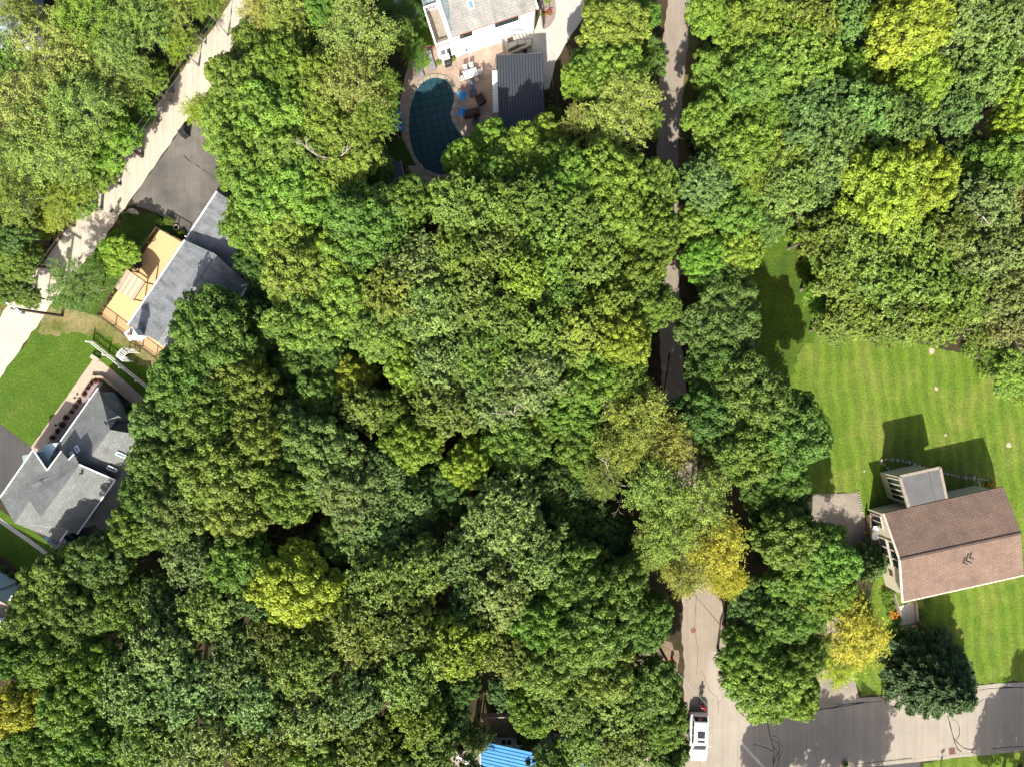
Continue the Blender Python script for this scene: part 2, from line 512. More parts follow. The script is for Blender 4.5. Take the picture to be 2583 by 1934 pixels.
MT = dict(
    forest=M('forest_floor', (0.06, 0.042, 0.024), (0.022, 0.026, 0.012), 0.8, 14, 0.95, 0.1, bmp=0.7, contrast=0.5),
    lawn_e=lawn_mat('lawn_striped', (0.112, 0.175, 0.020), (0.076, 0.135, 0.015), (0.18, 0.19, 0.045), 0.10, math.radians(-6), 1.25, (0.46, 0.74)),
    lawn_w=lawn_mat('lawn_plain', (0.075, 0.13, 0.014), (0.05, 0.10, 0.011), (0.17, 0.16, 0.05), 0.0, dryamt=(0.62, 0.85)),
    lawn_dry=lawn_mat('lawn_dry', (0.13, 0.13, 0.035), (0.07, 0.10, 0.02), (0.23, 0.19, 0.095), 0.0, dryamt=(0.42, 0.62)),
    lawn_shade=lawn_mat('lawn_shade_tinted', (0.05, 0.09, 0.012), (0.036, 0.07, 0.01), (0.085, 0.075, 0.03), 0.0, dryamt=(0.55, 0.8)),  # darkened copy of the plain lawn, tree shade put into its colour
    meadow=lawn_mat('rough_grass', (0.075, 0.13, 0.012), (0.045, 0.085, 0.012), (0.10, 0.085, 0.03), 0.0, dryamt=(0.55, 0.8)),
    verge=lawn_mat('verge_grass', (0.09, 0.095, 0.022), (0.06, 0.075, 0.018), (0.17, 0.12, 0.055), 0.0, dryamt=(0.42, 0.6)),
    road=road_mat('pale_concrete_road', (0.42, 0.37, 0.30), (0.36, 0.315, 0.255), 0.12, math.radians(-35.6), 0.12),
    lane=road_mat('lane_asphalt', (0.25, 0.21, 0.165), (0.195, 0.165, 0.128), 0.10, 0.0, 0.14),
    street=road_mat('street_asphalt', (0.275, 0.243, 0.197), (0.225, 0.20, 0.165), 0.10, math.radians(-85), 0.12),
    drive=road_mat('worn_driveway', (0.25, 0.215, 0.17), (0.15, 0.13, 0.105), 0.0, 0.0, 0.4),
    tarmac=road_mat('driveway_asphalt', (0.135, 0.122, 0.106), (0.068, 0.064, 0.059), 0.10, math.radians(-35), 0.0),
    tarmac2=road_mat('dark_driveway_asphalt', (0.066, 0.062, 0.06), (0.046, 0.045, 0.045), 0.15, math.radians(40), 0.0),
    tarmac3=road_mat('pale_worn_asphalt', (0.16, 0.142, 0.12), (0.10, 0.091, 0.08), 0.10, math.radians(-35), 0.0),
    tar=M('tar', (0.025, 0.024, 0.023), None, 4, 40, 0.8, 0.3),
    concrete=M('concrete', (0.40, 0.385, 0.34), (0.33, 0.315, 0.275), 1.2, 25, 0.85, 0.2, bmp=0.15, contrast=0.12),
    walk=M('tan_walk', (0.38, 0.30, 0.225), (0.31, 0.245, 0.185), 1.4, 18, 0.9, 0.2, contrast=0.2),
    paver=paver_mat('patio_pavers', (0.32, 0.225, 0.17), (0.25, 0.19, 0.15), (0.19, 0.15, 0.12)),
    redbrick=M('red_brick', (0.30, 0.12, 0.085), (0.22, 0.10, 0.075), 5, 30, 0.85, 0.2),
    coping=M('coping_stone', (0.31, 0.27, 0.205), (0.25, 0.22, 0.17), 3, 25, 0.85, 0.2, contrast=0.2),
    flag=M('flagstone', (0.36, 0.32, 0.26), (0.27, 0.24, 0.19), 4, 25, 0.85, 0.2),
    stone=M('field_stone', (0.46, 0.40, 0.31), (0.30, 0.26, 0.20), 5, 25, 0.9, 0.2),
    soil=M('mulch', (0.09, 0.058, 0.045), (0.05, 0.032, 0.026), 6, 30, 0.95, 0.1, bmp=0.8, contrast=0.5),
    gravel=M('pale_gravel', (0.33, 0.27, 0.24), (0.18, 0.13, 0.115), 16, 45, 0.95, 0.1, bmp=0.8, contrast=0.5),
    roof_blue=shingle_mat('blue_grey_shingle', (0.24, 0.25, 0.26), (0.20, 0.212, 0.225), 0.26, 0.75, 0.85, 0.5),
    roof_green=shingle_mat('grey_green_shingle', (0.178, 0.186, 0.178), (0.145, 0.153, 0.15), 0.26, 0.75, 0.3, 0.7),
    roof_brown=shingle_mat('brown_shingle', (0.182, 0.125, 0.096), (0.158, 0.108, 0.083), 0.21, 0.55, 0.35, 0.75),
    roof_grey=shingle_mat('light_grey_shingle', (0.245, 0.24, 0.222), (0.215, 0.21, 0.195), 0.26, 0.85, 0.6, 0.62),
    roof_tan=shingle_mat('tan_shingle', (0.30, 0.235, 0.18), (0.24, 0.19, 0.15), 0.26, 0.7, 0.3, 0.7),
    roof_slate=shingle_mat('slate_blue_shingle', (0.20, 0.25, 0.255), (0.16, 0.205, 0.215), 0.3, 0.8, 0.6, 0.6),
    roof_flat=M('flat_roof_felt', (0.105, 0.105, 0.108), (0.085, 0.083, 0.081), 1.0, 20, 0.9, 0.2, contrast=0.15),
    metal_dark=M('dark_metal_sheet', (0.05, 0.056, 0.066), (0.042, 0.048, 0.058), 0.8, 20, 0.45, 0.4, bmp=0.03, contrast=0.06),
    metal_blue=M('blue_metal_sheet', (0.055, 0.23, 0.50), (0.045, 0.20, 0.45), 0.8, 20, 0.4, 0.4, bmp=0.03, contrast=0.06),
    white=M('white_paint', (0.78, 0.77, 0.74), (0.72, 0.71, 0.69), 1.0, 20, 0.6, 0.3, bmp=0.03, contrast=0.05),
    offwhite=M('off_white_metal', (0.60, 0.59, 0.56), (0.5, 0.49, 0.47), 1.0, 20, 0.6, 0.3, bmp=0.03, contrast=0.06),
    beige=M('beige_siding', (0.58, 0.52, 0.40), (0.50, 0.44, 0.34), 1.0, 20, 0.7, 0.3, bmp=0.05, contrast=0.08),
    blueside=M('blue_grey_siding', (0.20, 0.26, 0.28), (0.17, 0.225, 0.245), 1.0, 20, 0.7, 0.3, bmp=0.05, contrast=0.08),
    paleblue=M('pale_blue_siding', (0.46, 0.53, 0.54), (0.41, 0.48, 0.49), 1.0, 20, 0.7, 0.3, bmp=0.05, contrast=0.06),
    greyside=M('grey_siding', (0.30, 0.31, 0.32), (0.25, 0.26, 0.27), 1.0, 20, 0.7, 0.3, bmp=0.05, contrast=0.08),
    tanblock=M('tan_block', (0.38, 0.29, 0.205), (0.31, 0.24, 0.17), 3, 20, 0.9, 0.2),
    deck=M('tan_deck', (0.50, 0.325, 0.165), (0.47, 0.305, 0.155), 1.5, 30, 0.75, 0.25, bmp=0.05, contrast=0.06),
    wood=M('weathered_wood', (0.235, 0.165, 0.105), (0.16, 0.11, 0.07), 3, 25, 0.85, 0.2, contrast=0.3),
    greywood=M('grey_wood', (0.27, 0.235, 0.19), (0.2, 0.17, 0.135), 3, 25, 0.85, 0.2, contrast=0.3),
    iron=M('dark_iron', (0.022, 0.021, 0.020), None, 4, 30, 0.55, 0.4),
    bronze=M('dark_bronze', (0.085, 0.05, 0.03), None, 4, 30, 0.6, 0.4),
    black=M('black_plastic', (0.02, 0.021, 0.024), None, 4, 30, 0.6, 0.4),
    rubber=M('rubber', (0.018, 0.018, 0.018), None, 4, 30, 0.9, 0.2),
    chrome=M('bright_metal', (0.62, 0.62, 0.62), None, 4, 30, 0.3, 0.5, metal=0.8, bmp=0.0),
    grey=M('grey_fabric', (0.22, 0.22, 0.235), None, 4, 40, 0.8, 0.2),
    slate=M('slate_grey', (0.075, 0.085, 0.10), None, 3, 30, 0.6, 0.3),
    beigecloth=M('beige_cloth', (0.40, 0.335, 0.25), (0.36, 0.30, 0.22), 3, 40, 0.9, 0.1, contrast=0.1),
    bluechair=M('blue_plastic', (0.02, 0.26, 0.56), (0.018, 0.22, 0.5), 3, 40, 0.45, 0.4, bmp=0.02, contrast=0.1),
    bluecloth=M('blue_cloth', (0.12, 0.20, 0.48), (0.08, 0.13, 0.36), 3, 40, 0.8, 0.2),
    navy=M('navy_cloth', (0.018, 0.03, 0.075), None, 3, 40, 0.8, 0.2),
    wicker=M('brown_wicker', (0.075, 0.052, 0.042), (0.05, 0.035, 0.03), 8, 50, 0.8, 0.2, contrast=0.4),
    cover=M('pool_cover_mesh', (0.012, 0.052, 0.068), (0.009, 0.042, 0.056), 1.0, 40, 0.75, 0.25, bmp=0.1, contrast=0.15),
    strap=M('cover_strap', (0.006, 0.017, 0.022), None, 3, 40, 0.8, 0.2),
    window=glass_mat('window_glass'),
    skylight=glass_mat('skylight_glass', (0.10, 0.18, 0.24), 0.1),
    paint=paint_mat('car_paint'),
    carglass=glass_mat('car_glass', (0.015, 0.017, 0.022), 0.04),
    redlens=M('red_lens', (0.5, 0.02, 0.02), None, 3, 30, 0.3, 0.5, bmp=0),
    redpaint=M('red_paint', (0.52, 0.02, 0.02), None, 3, 30, 0.5, 0.4),
    rust=M('rusty_iron', (0.22, 0.10, 0.065), (0.15, 0.075, 0.05), 6, 40, 0.85, 0.3),
    bark=M('bark', (0.13, 0.10, 0.078), (0.07, 0.055, 0.043), 3, 20, 0.95, 0.1, bmp=0.6, contrast=0.4),
    palebark=M('pale_bark', (0.33, 0.29, 0.245), (0.2, 0.17, 0.14), 3, 20, 0.95, 0.1, bmp=0.4, contrast=0.35),
    oakbark=M('oak_bark', (0.21, 0.18, 0.15), (0.11, 0.09, 0.075), 3, 20, 0.95, 0.1, bmp=0.4, contrast=0.35),
    beigecloth2=M('beige_cloth_dark_stripe', (0.31, 0.25, 0.18), (0.28, 0.225, 0.16), 3, 40, 0.9, 0.1, contrast=0.1),  # darker beige of the canopy's alternating stripes
    seam=M('dark_seam', (0.018, 0.02, 0.025), None, 3, 30, 0.6, 0.3),
    twig=M('dead_twig', (0.34, 0.30, 0.26), (0.22, 0.19, 0.165), 3, 20, 0.95, 0.1),
    pole=M('pole_wood', (0.115, 0.08, 0.058), (0.08, 0.056, 0.042), 3, 20, 0.9, 0.1),
    wire=M('cable', (0.30, 0.31, 0.32), None, 3, 20, 0.6, 0.3),
    leaf=leaf_mat('leaves', 0.55, 0.30),
    leafgloss=leaf_mat('glossy_leaves', 0.45, 0.26, 0.38),
    needle=leaf_mat('needles', 0.6, 0.12),
    skin=M('skin', (0.48, 0.29, 0.20), None, 4, 30, 0.6, 0.3, bmp=0),
    shirt=M('red_cloth', (0.45, 0.018, 0.022), None, 4, 30, 0.85, 0.1),
    denim=M('dark_denim', (0.03, 0.036, 0.06), None, 4, 30, 0.85, 0.1),
    hair=M('brown_hair', (0.10, 0.06, 0.035), None, 8, 40, 0.7, 0.3),
    yellowpl=M('yellow_plastic', (0.62, 0.42, 0.02), None, 4, 30, 0.5, 0.4),
    greenpl=M('green_glass', (0.03, 0.12, 0.09), None, 4, 30, 0.4, 0.4),
    straw=M('dry_brush', (0.23, 0.17, 0.115), (0.12, 0.09, 0.06), 4, 25, 0.95, 0.1, contrast=0.4),
)


# ------------------------------------------------------------------ the setting: ground, roads, lawns
def ragged(poly, step=0.5, jit=0.1, seed=1):
    rr = random.Random(seed)
    out = []
    n = len(poly)
    for i in range(n):
        a, b = Vector(poly[i][:2]), Vector(poly[(i + 1) % n][:2])
        L = (b - a).length
        k = max(1, int(L / step))
        nrm = Vector((-(b - a).y, (b - a).x)) / max(L, 1e-6)
        for q in range(k):
            j = 0 if q == 0 else rr.gauss(0, jit)
            out.append(tuple(a + (b - a) * (q / k) + nrm * j))
    return out


def spline(pts, per=6, closed=False):
    pts = [Vector(p[:2]) for p in pts]
    n = len(pts)
    out = []
    rng = range(n if closed else n - 1)
    for i in rng:
        if closed:
            p0, p1, p2, p3 = pts[(i - 1) % n], pts[i], pts[(i + 1) % n], pts[(i + 2) % n]
        else:
            p0, p1, p2, p3 = pts[max(i - 1, 0)], pts[i], pts[i + 1], pts[min(i + 2, n - 1)]
        for k in range(per):
            t = k / per
            out.append(0.5 * ((2 * p1) + (-p0 + p2) * t + (2 * p0 - 5 * p1 + 4 * p2 - p3) * t * t + (-p0 + 3 * p1 - 3 * p2 + p3) * t ** 3))
    if not closed: out.append(pts[-1])
    return out


def G(pts):
    return [tuple(P(x, y)[:2]) for x, y in pts]


EXCL = []     # ground polygons where no undergrowth grows


def sheet(name, poly, z, mat, jit=0.0, step=0.6, seed=1, kind='structure', excl=True, parent=None):
    if excl: EXCL.append([tuple(p[:2]) for p in poly])
    if jit: poly = ragged(poly, step, jit, seed)
    bm = bmesh.new()
    vs = [bm.verts.new((p[0], p[1], z)) for p in poly]
    f = bm.faces.new(vs)
    f.normal_update()
    if f.normal.z < 0: f.normal_flip()
    bmesh.ops.triangulate(bm, faces=[f])
    me = bpy.data.meshes.new(name)
    bm.to_mesh(me)
    bm.free()
    me.materials.append(mat)
    o = bpy.data.objects.new(name, me)
    C.objects.link(o)
    if parent: o.parent = parent
    elif kind: o['kind'] = kind
    return o


def strip(pts, w):
    """polyline -> closed outline of width w (w may be a list)"""
    pts = [Vector(p[:2]) for p in pts]
    L, R = [], []
    n = len(pts)
    for i, p in enumerate(pts):
        d = (pts[min(i + 1, n - 1)] - pts[max(i - 1, 0)]).normalized()
        nn = Vector((-d.y, d.x))
        ww = w[i] if isinstance(w, (list, tuple)) else w
        L.append(p + nn * ww / 2)
        R.append(p - nn * ww / 2)
    return [tuple(p) for p in L] + [tuple(p) for p in reversed(R)]


ground = sheet('ground', [(-700, -700), (700, -700), (700, 700), (-700, 700)], 0.0, MT['forest'], excl=False)

# lawns and rough grass (each a few millimetres above the one below)
east_lawn = sheet('lawn', G([(1935, 560), (2010, 575), (2060, 700), (2080, 800), (2200, 830), (2330, 870), (2480, 900), (2620, 960), (2900, 960),
                 (2900, 1700), (2583, 1716), (2463, 1727), (2280, 1749), (2172, 1757), (2135, 1640), (2190, 1560), (2200, 1440), (2192, 1350),
                 (2165, 1243), (2050, 1247), (1990, 1250), (1930, 1100), (1925, 900)]), 0.006, MT['lawn_e'], 0.12, 0.5, 3)
sheet('rough_grass', G([(1870, 560), (1960, 545), (2030, 570), (2070, 700), (2070, 830), (2010, 900), (1985, 1010), (1930, 1020), (1890, 900), (1860, 700)]), 0.010, MT['meadow'], 0.2, 0.5, 4)
west_lawn = sheet('lawn', G([(345, 532), (397, 545), (470, 600), (640, 760), (640, 960), (430, 1060), (260, 1000), (100, 1140), (-60, 1040), (-60, 1030),
                 (0, 950), (101, 815), (127, 770), (254, 614), (310, 556)]), 0.006, MT['lawn_w'], 0.08, 0.5, 5)
sheet('dry_grass', G([(120, 782), (165, 765), (230, 760), (262, 800), (345, 862), (405, 915), (400, 950), (330, 895), (250, 840), (225, 850), (190, 838), (120, 845), (95, 838)]), 0.010, MT['lawn_dry'], 0.25, 0.4, 6)
sheet('shade_tinted_lawn', G([(345, 534), (397, 547), (420, 590), (330, 700), (250, 800), (150, 770), (254, 616), (310, 558)]), 0.014, MT['lawn_shade'], 0.05, 0.5, 7)  # tree shade over this grass is part of its colour
sheet('lawn', G([(-120, 1245), (0, 1283), (140, 1375), (215, 1420), (120, 1500), (-100, 1440)]), 0.006, MT['lawn_w'], 0.06, 0.5, 8)
sheet('lawn', G([(985, -60), (1075, -60), (1075, 10), (1115, 140), (1060, 128), (1030, 150), (985, 120), (950, 40)]), 0.006, MT['lawn_w'], 0.15, 0.5, 9)
sheet('lawn', G([(975, 345), (1028, 345), (1052, 410), (1030, 425), (990, 410)]), 0.006, MT['lawn_shade'], 0.06, 0.5, 10)  # grass colour darkened to stand for the shade here
sheet('lawn', G([(2330, 1924), (2390, 1912), (2583, 1893), (2900, 1860), (2900, 2400), (2310, 2400)]), 0.006, MT['lawn_e'], 0.05, 0.5, 11)

# the pale diagonal road
W_EDGE = [(760, -250), (600, -30), (544, 63), (503, 117), (441, 203), (382, 280), (258, 462), (199, 540), (112, 660), (21, 770), (-150, 1000), (-300, 1200)]
E_EDGE = [(840, -200), (680, 20), (590, 140), (470, 305), (334, 497), (254, 614), (127, 770), (101, 812), (0, 954), (-180, 1205)]
road = sheet('road', G(W_EDGE + list(reversed(E_EDGE))), 0.018, MT['road'], 0.05, 0.7, 12)
sheet('verge', strip(G(W_EDGE), 1.3), 0.012, MT['verge'], 0.22, 0.5, 13, excl=False)
for x0, y0, x1, y1 in ((250, 458, 268, 468), (192, 538, 206, 550), (108, 662, 118, 668)):     # rusty expansion joints at the road's edge
    sheet('joint', strip(G([(x0, y0), ((x0 + x1) / 2, (y0 + y1) / 2 + 1), (x1, y1)]), 0.12), 0.022, MT['verge'], 0.03, 0.1, 3, excl=False, parent=road)

# the narrow shaded lane and the street it runs into
LANE_C = [(1722, -260), (1716, 0), (1700, 130), (1692, 217), (1684, 400), (1684, 600), (1690, 830), (1700, 985), (1722, 1200), (1755, 1380), (1770, 1480), (1775, 1600), (1783, 1740), (1790, 1934), (1800, 2300)]
LANE_W = [2.6, 2.6, 2.6, 2.5, 2.2, 2.1, 2.2, 2.5, 3.0, 3.6, 4.0, 4.5, 4.7, 5.0, 5.2]
lane = sheet('lane', strip(G(LANE_C), LANE_W), 0.018, MT['lane'], 0.07, 0.6, 14)
sheet('verge', strip(G([(1752, -60), (1745, 60), (1738, 200), (1728, 420), (1722, 560)]), 1.5), 0.012, MT['verge'], 0.25, 0.5, 15, excl=False)
street = sheet('street', G([(1828, 1640), (1850, 1735), (1900, 1785), (1960, 1800), (2041, 1793), (2169, 1759), (2280, 1750), (2463, 1728), (2583, 1718), (2900, 1690),
                            (2900, 1862), (2583, 1889), (2322, 1917), (2126, 1936), (1960, 1950), (1830, 2040), (1800, 2300), (1762, 2300), (1770, 1800), (1790, 1640)]),
               0.022, MT['street'], 0.03, 0.7, 16)
sheet('kerb', strip(G([(2090, 1940), (2126, 1934), (2322, 1915), (2583, 1888), (2900, 1860)]), 0.35), 0.035, MT['street'], 0.02, 0.6, 17, excl=False)

# driveways
sheet('driveway', G([(2048, 1246), (2167, 1242), (2180, 1300), (2194, 1352), (2165, 1400), (2132, 1432), (2120, 1520), (2135, 1640), (2169, 1760), (2041, 1795), (1975, 1795), (2020, 1690), (2030, 1560), (2050, 1420)]),
      0.014, MT['drive'], 0.05, 0.5, 18)
nw_drive = sheet('driveway', G([(468, 312), (334, 502), (345, 522), (365, 526), (397, 539), (418, 551), (445, 580), (480, 600), (570, 500), (680, 450), (690, 330), (560, 290)]),
      0.026, MT['tarmac'], 0.03, 0.5, 19)
sheet('crack_seal', strip(G([(462, 392), (480, 408), (515, 430), (540, 448)]), 0.08), 0.030, MT['tar'], 0.03, 0.3, 2, excl=False, parent=nw_drive)
sw_drive = sheet('driveway', G([(-150, 990), (0, 1068), (86, 1133), (0, 1258), (-40, 1300), (-160, 1250)]), 0.014, MT['tarmac2'], 0.03, 0.5, 21)
sheet('parking_pad', G([(0, 1256), (42, 1316), (160, 1376), (260, 1400), (300, 1330), (150, 1250)]), 0.018, MT['tarmac2'], 0.03, 0.5, 22)
sheet('driveway', G([(2126, 1938), (2322, 1919), (2318, 1960), (2200, 2300), (2050, 2300)]), 0.030, MT['tarmac2'], 0.03, 0.5, 23)

# tar lines sealing the street's cracks
tarlines = [([(1935, 1812), (1941, 1850), (1952, 1890), (1950, 1934), (1955, 1990)], .09), ([(1900, 1876), (1925, 1882), (1950, 1893)], .07),
            ([(1944, 1862), (1962, 1872), (1966, 1890), (1958, 1905), (1950, 1926)], .06), ([(1952, 1884), (1964, 1900), (1962, 1925), (1952, 1945)], .06),
            ([(1946, 1855), (1960, 1858), (1972, 1880), (1970, 1900), (1960, 1915)], .05),
            ([(2041, 1793), (2080, 1786), (2120, 1781), (2178, 1771)], .11), ([(2100, 1783), (2130, 1775), (2180, 1769)], .08), ([(2178, 1771), (2240, 1765), (2300, 1756)], .05),
            ([(2464, 1741), (2500, 1735), (2583, 1732)], .07), ([(2520, 1737), (2540, 1731), (2570, 1733), (2600, 1729)], .07),
            ([(2390, 1802), (2397, 1830), (2405, 1860), (2414, 1885), (2425, 1895)], .09), ([(2400, 1812), (2416, 1822), (2420, 1850), (2410, 1866)], .06),
            ([(2405, 1860), (2420, 1876), (2432, 1885), (2452, 1890)], .07), ([(2440, 1890), (2455, 1886), (2450, 1896)], .05), ([(2462, 1772), (2475, 1766), (2482, 1761)], .06),
            ([(2126, 1931), (2180, 1924), (2240, 1917), (2300, 1910)], .07), ([(2503, 1887), (2540, 1883), (2583, 1881), (2640, 1875)], .08)]
for pts, w in tarlines:
    q = spline(G(pts), 5)
    sheet('tar_line', strip(q, [w * random.uniform(0.6, 1.4) for _ in q]), 0.026, MT['tar'], excl=False, parent=street)
for pts, w in (([(1757, 1500), (1752, 1580), (1760, 1640), (1757, 1700)], .03), ([(1770, 1688), (1790, 1740), (1810, 1760), (1812, 1800)], .03), ([(1812, 1730), (1822, 1760), (1806, 1775)], .025),
               ([(1725, 300), (1716, 345), (1712, 380)], .05), ([(1680, 228), (1700, 231), (1715, 236)], .04), ([(1689, 890), (1683, 930), (1676, 985)], .16), ([(1718, 800), (1724, 860), (1727, 905)], .16)):
    q = spline(G(pts), 5)
    sheet('tar_line', strip(q, [w * random.uniform(0.6, 1.4) for _ in q]), 0.023, MT['tar'], excl=False, parent=lane)

# walks, patios, beds
sheet('garden_walk', G([(238, 902), (262, 916), (372, 1010), (352, 1028), (262, 955), (236, 952), (118, 1120), (100, 1150), (78, 1128)]), 0.022, MT['walk'], 0.02, 0.4, 24)
sheet('gravel_bed', G([(236, 953), (262, 956), (250, 982), (140, 1132), (112, 1128)]), 0.010, MT['gravel'], 0.02, 0.4, 25)
sheet('mulch_bed', G([(263, 958), (350, 1026), (400, 1070), (330, 1090), (250, 984)]), 0.010, MT['soil'], 0.02, 0.4, 26)
sheet('footpath', strip(G([(-60, 1268), (0, 1312), (62, 1355), (128, 1403), (200, 1450)]), 0.42), 0.018, MT['concrete'], 0.015, 0.4, 27)
sheet('mulch_bed', G([(-60, 1395), (10, 1405), (60, 1450), (110, 1480), (80, 1520), (-60, 1470)]), 0.010, MT['soil'], 0.04, 0.4, 28)
patio = sheet('patio', G([(1043, 128), (1090, 118), (1118, 146), (1150, 146), (1262, 108), (1300, 130), (1310, 360), (1240, 400), (1205, 460), (1150, 490), (1060, 440), (1015, 350), (1008, 270), (1020, 200), (1030, 160)]),
              0.014, MT['paver'], 0.03, 0.5, 29)
sheet('brick_edging', strip(spline(G([(1045, 126), (1062, 120), (1080, 119), (1100, 122), (1108, 140), (1112, 150)]), 5), 0.22), 0.018, MT['redbrick'], excl=False)
court = sheet('concrete_court', G([(1262, 108), (1348, 78), (1362, 40), (1372, -120), (1500, -120), (1490, 20), (1440, 90), (1400, 160), (1385, 225), (1366, 228), (1300, 140)]), 0.018, MT['concrete'], 0.02, 0.5, 30)
for a, b in (((1388, 66), (1384, 130)), ((1350, 110), (1440, 90)), ((1366, 150), (1405, 140)), ((1390, 100), (1395, 220))):
    sheet('joint', strip(G([a, b]), 0.03), 0.022, MT['stone'], excl=False, parent=court)
sheet('flower_bed', spline(G([(1368, -30), (1395, -10), (1402, 20), (1398, 50), (1380, 72), (1368, 70), (1364, 30)]), 4, True), 0.024, MT['gravel'], 0.02, 0.3, 31, excl=False)
sheet('flagstone_bed', G([(1030, 418), (1062, 420), (1100, 450), (1130, 470), (1140, 500), (1062, 512), (1040, 480)]), 0.020, MT['walk'], 0.06, 0.4, 32, excl=False)
sheet('gravel_yard', G([(1290, 1510), (1640, 1590), (1712, 1640), (1705, 1720), (1640, 1720), (1520, 1690), (1450, 1700), (1300, 1650)]), 0.010, MT['straw'], 0.2, 0.5, 33, excl=False)
sheet('driveway', G([(1560, 1860), (1735, 1850), (1740, 2300), (1560, 2300)]), 0.012, MT['drive'], 0.05, 0.5, 34, excl=False)
# bare patches in the lawn
for x, y, r in ((2385, 1097, .14), (2545, 1122, .28), (2362, 980, .22), (2350, 885, .35), (2365, 862, .35), (2470, 890, .2), (2180, 1188, .12)):
    c = P(x, y)
    pts = [(c.x + r * random.uniform(.7, 1.2) * math.cos(t), c.y + r * random.uniform(.7, 1.2) * math.sin(t)) for t in [k * math.pi / 6 for k in range(12)]]
    sheet('bare_patch', pts, 0.012, MT['walk'], excl=False, parent=east_lawn)


# ------------------------------------------------------------------ building helpers
def roof_slope(parent, pts, mat, t=0.10, name='roof_slope'):
    return MB().slab(pts, t).build(name, mat, parent)


def walls(parent, poly, tops, mat, z0=0.0, name='wall'):
    return MB().prism([p[:2] for p in poly], z0, tops).build(name, mat, parent)


def bar_between(mb, a, b, w, h):
    a, b = Vector(a), Vector(b)
    d = b - a
    rz = math.atan2(d.y, d.x)
    side = Vector((-math.sin(rz), math.cos(rz), 0)) * (w / 2)
    up = Vector((0, 0, h))
    p = [a - side, b - side, b + side, a + side]
    base = len(mb.v)
    mb.v += [tuple(q) for q in p] + [tuple(q + up) for q in p]
    for q in ((3, 2, 1, 0), (4, 5, 6, 7), (0, 1, 5, 4), (1, 2, 6, 5), (2, 3, 7, 6), (3, 0, 4, 7)):
        mb.f.append(tuple(base + k for k in q))
    return mb


def fascia(parent, a, b, mat, w=0.14, h=0.16, name='gutter'):
    return bar_between(MB(), Vector(a) - Vector((0, 0, 0.12)), Vector(b) - Vector((0, 0, 0.12)), w, h).build(name, mat, parent)


def window(parent, p0, p1, z0, z1, n=2, frame=None, t=0.06, out=0.03, name='window', transoms=0):
    """window on the wall line p0->p1 (outward is to the right of p0->p1)"""
    frame = frame or MT['white']
    p0, p1 = Vector(p0[:2]), Vector(p1[:2])
    d = (p1 - p0).normalized()
    o = Vector((d.y, -d.x))
    rz = math.atan2(d.y, d.x)
    L = (p1 - p0).length
    mb = MB()
    mid = (p0 + p1) / 2 + o * out
    for z in (z0, z1):
        mb.box((mid.x, mid.y, z), (L + t, 0.09, t), rz)
    for k in range(n + 1):
        c = p0 + d * (L * k / n) + o * (out + 0.003)
        mb.box((c.x, c.y, (z0 + z1) / 2), (t, 0.09, z1 - z0 - 0.002), rz)
    for k in range(transoms):
        mb.box((mid.x, mid.y, z0 + (z1 - z0) * (k + 1) / (transoms + 1)), (L, 0.07, t * .7), rz)
    w = mb.build(name, frame, parent)
    for k in range(n):
        c = p0 + d * (L * (k + .5) / n) + o * (out - 0.012)
        MB().box((c.x, c.y, (z0 + z1) / 2), (L / n - t * .6, 0.05, z1 - z0 - t * .6), rz).build('pane', MT['window'], w)
    return w


def skylight(parent, c4, mat=None):
    """c4: four points on the roof; frame stands proud, glass inside"""
    c4 = [Vector(p) for p in c4]
    up = Vector((0, 0, 0.12))
    cen = sum(c4, Vector()) / 4
    mb = MB()
    for i in range(4):
        bar_between(mb, c4[i], c4[(i + 1) % 4], 0.09, 0.16)
    f = mb.build('skylight', mat or MT['white'], parent)
    inner = [cen + (p - cen) * 0.9 + up for p in c4]
    MB().slab(inner, 0.05).build('pane', MT['skylight'], f)
    return f


def lift_plane(pts3):
    """returns z(x,y) for the plane through three points"""
    a, b, c = [Vector(p) for p in pts3]
    n = (b - a).cross(c - a)
    return lambda x, y: a.z - (n.x * (x - a.x) + n.y * (y - a.y)) / n.z


def on_plane(px, py, zf, it=12, add=0.0):
    h = 3.0
    for _ in range(it):
        p = P(px, py, h)
        h = zf(p.x, p.y) + add
    return P(px, py, h)


def railing(parent, a, b, h=0.95, mat=None, posts=1.6, bal=0.13, name='railing', rails=True, thick=1.0):
    """one straight rail: posts, top and bottom rail, each baluster"""
    mat = mat or MT['bronze']
    a, b = Vector(a), Vector(b)
    L = (b - a).length
    d = (b - a).normalized()
    mb = MB()
    bar_between(mb, a + Vector((0, 0, h - .05)), b + Vector((0, 0, h - .05)), .07 * thick, .05)
    bar_between(mb, a + Vector((0, 0, .08)), b + Vector((0, 0, .08)), .04, .04)
    r = mb.build(name, mat, parent)
    k = max(1, round(L / posts))
    for i in range(k + 1):
        p = a + d * (L * i / k)
        MB().box((p.x, p.y, p.z + h / 2 + .003), (.09 * thick, .09 * thick, h + .02), math.atan2(d.y, d.x)).build('post', mat, r)
    nb = int(L / bal)
    me = MB().box((0, 0, (h - .09) / 2 + .06), (.025, .025, h - .14)).mesh('baluster')
    me.materials.append(mat)
    off = r.parent.location if r.parent else Vector()
    for i in range(1, nb):
        p = a + d * (L * i / nb) - off
        instance(me, 'baluster', r, p, (0, 0, math.atan2(d.y, d.x)))
    return r


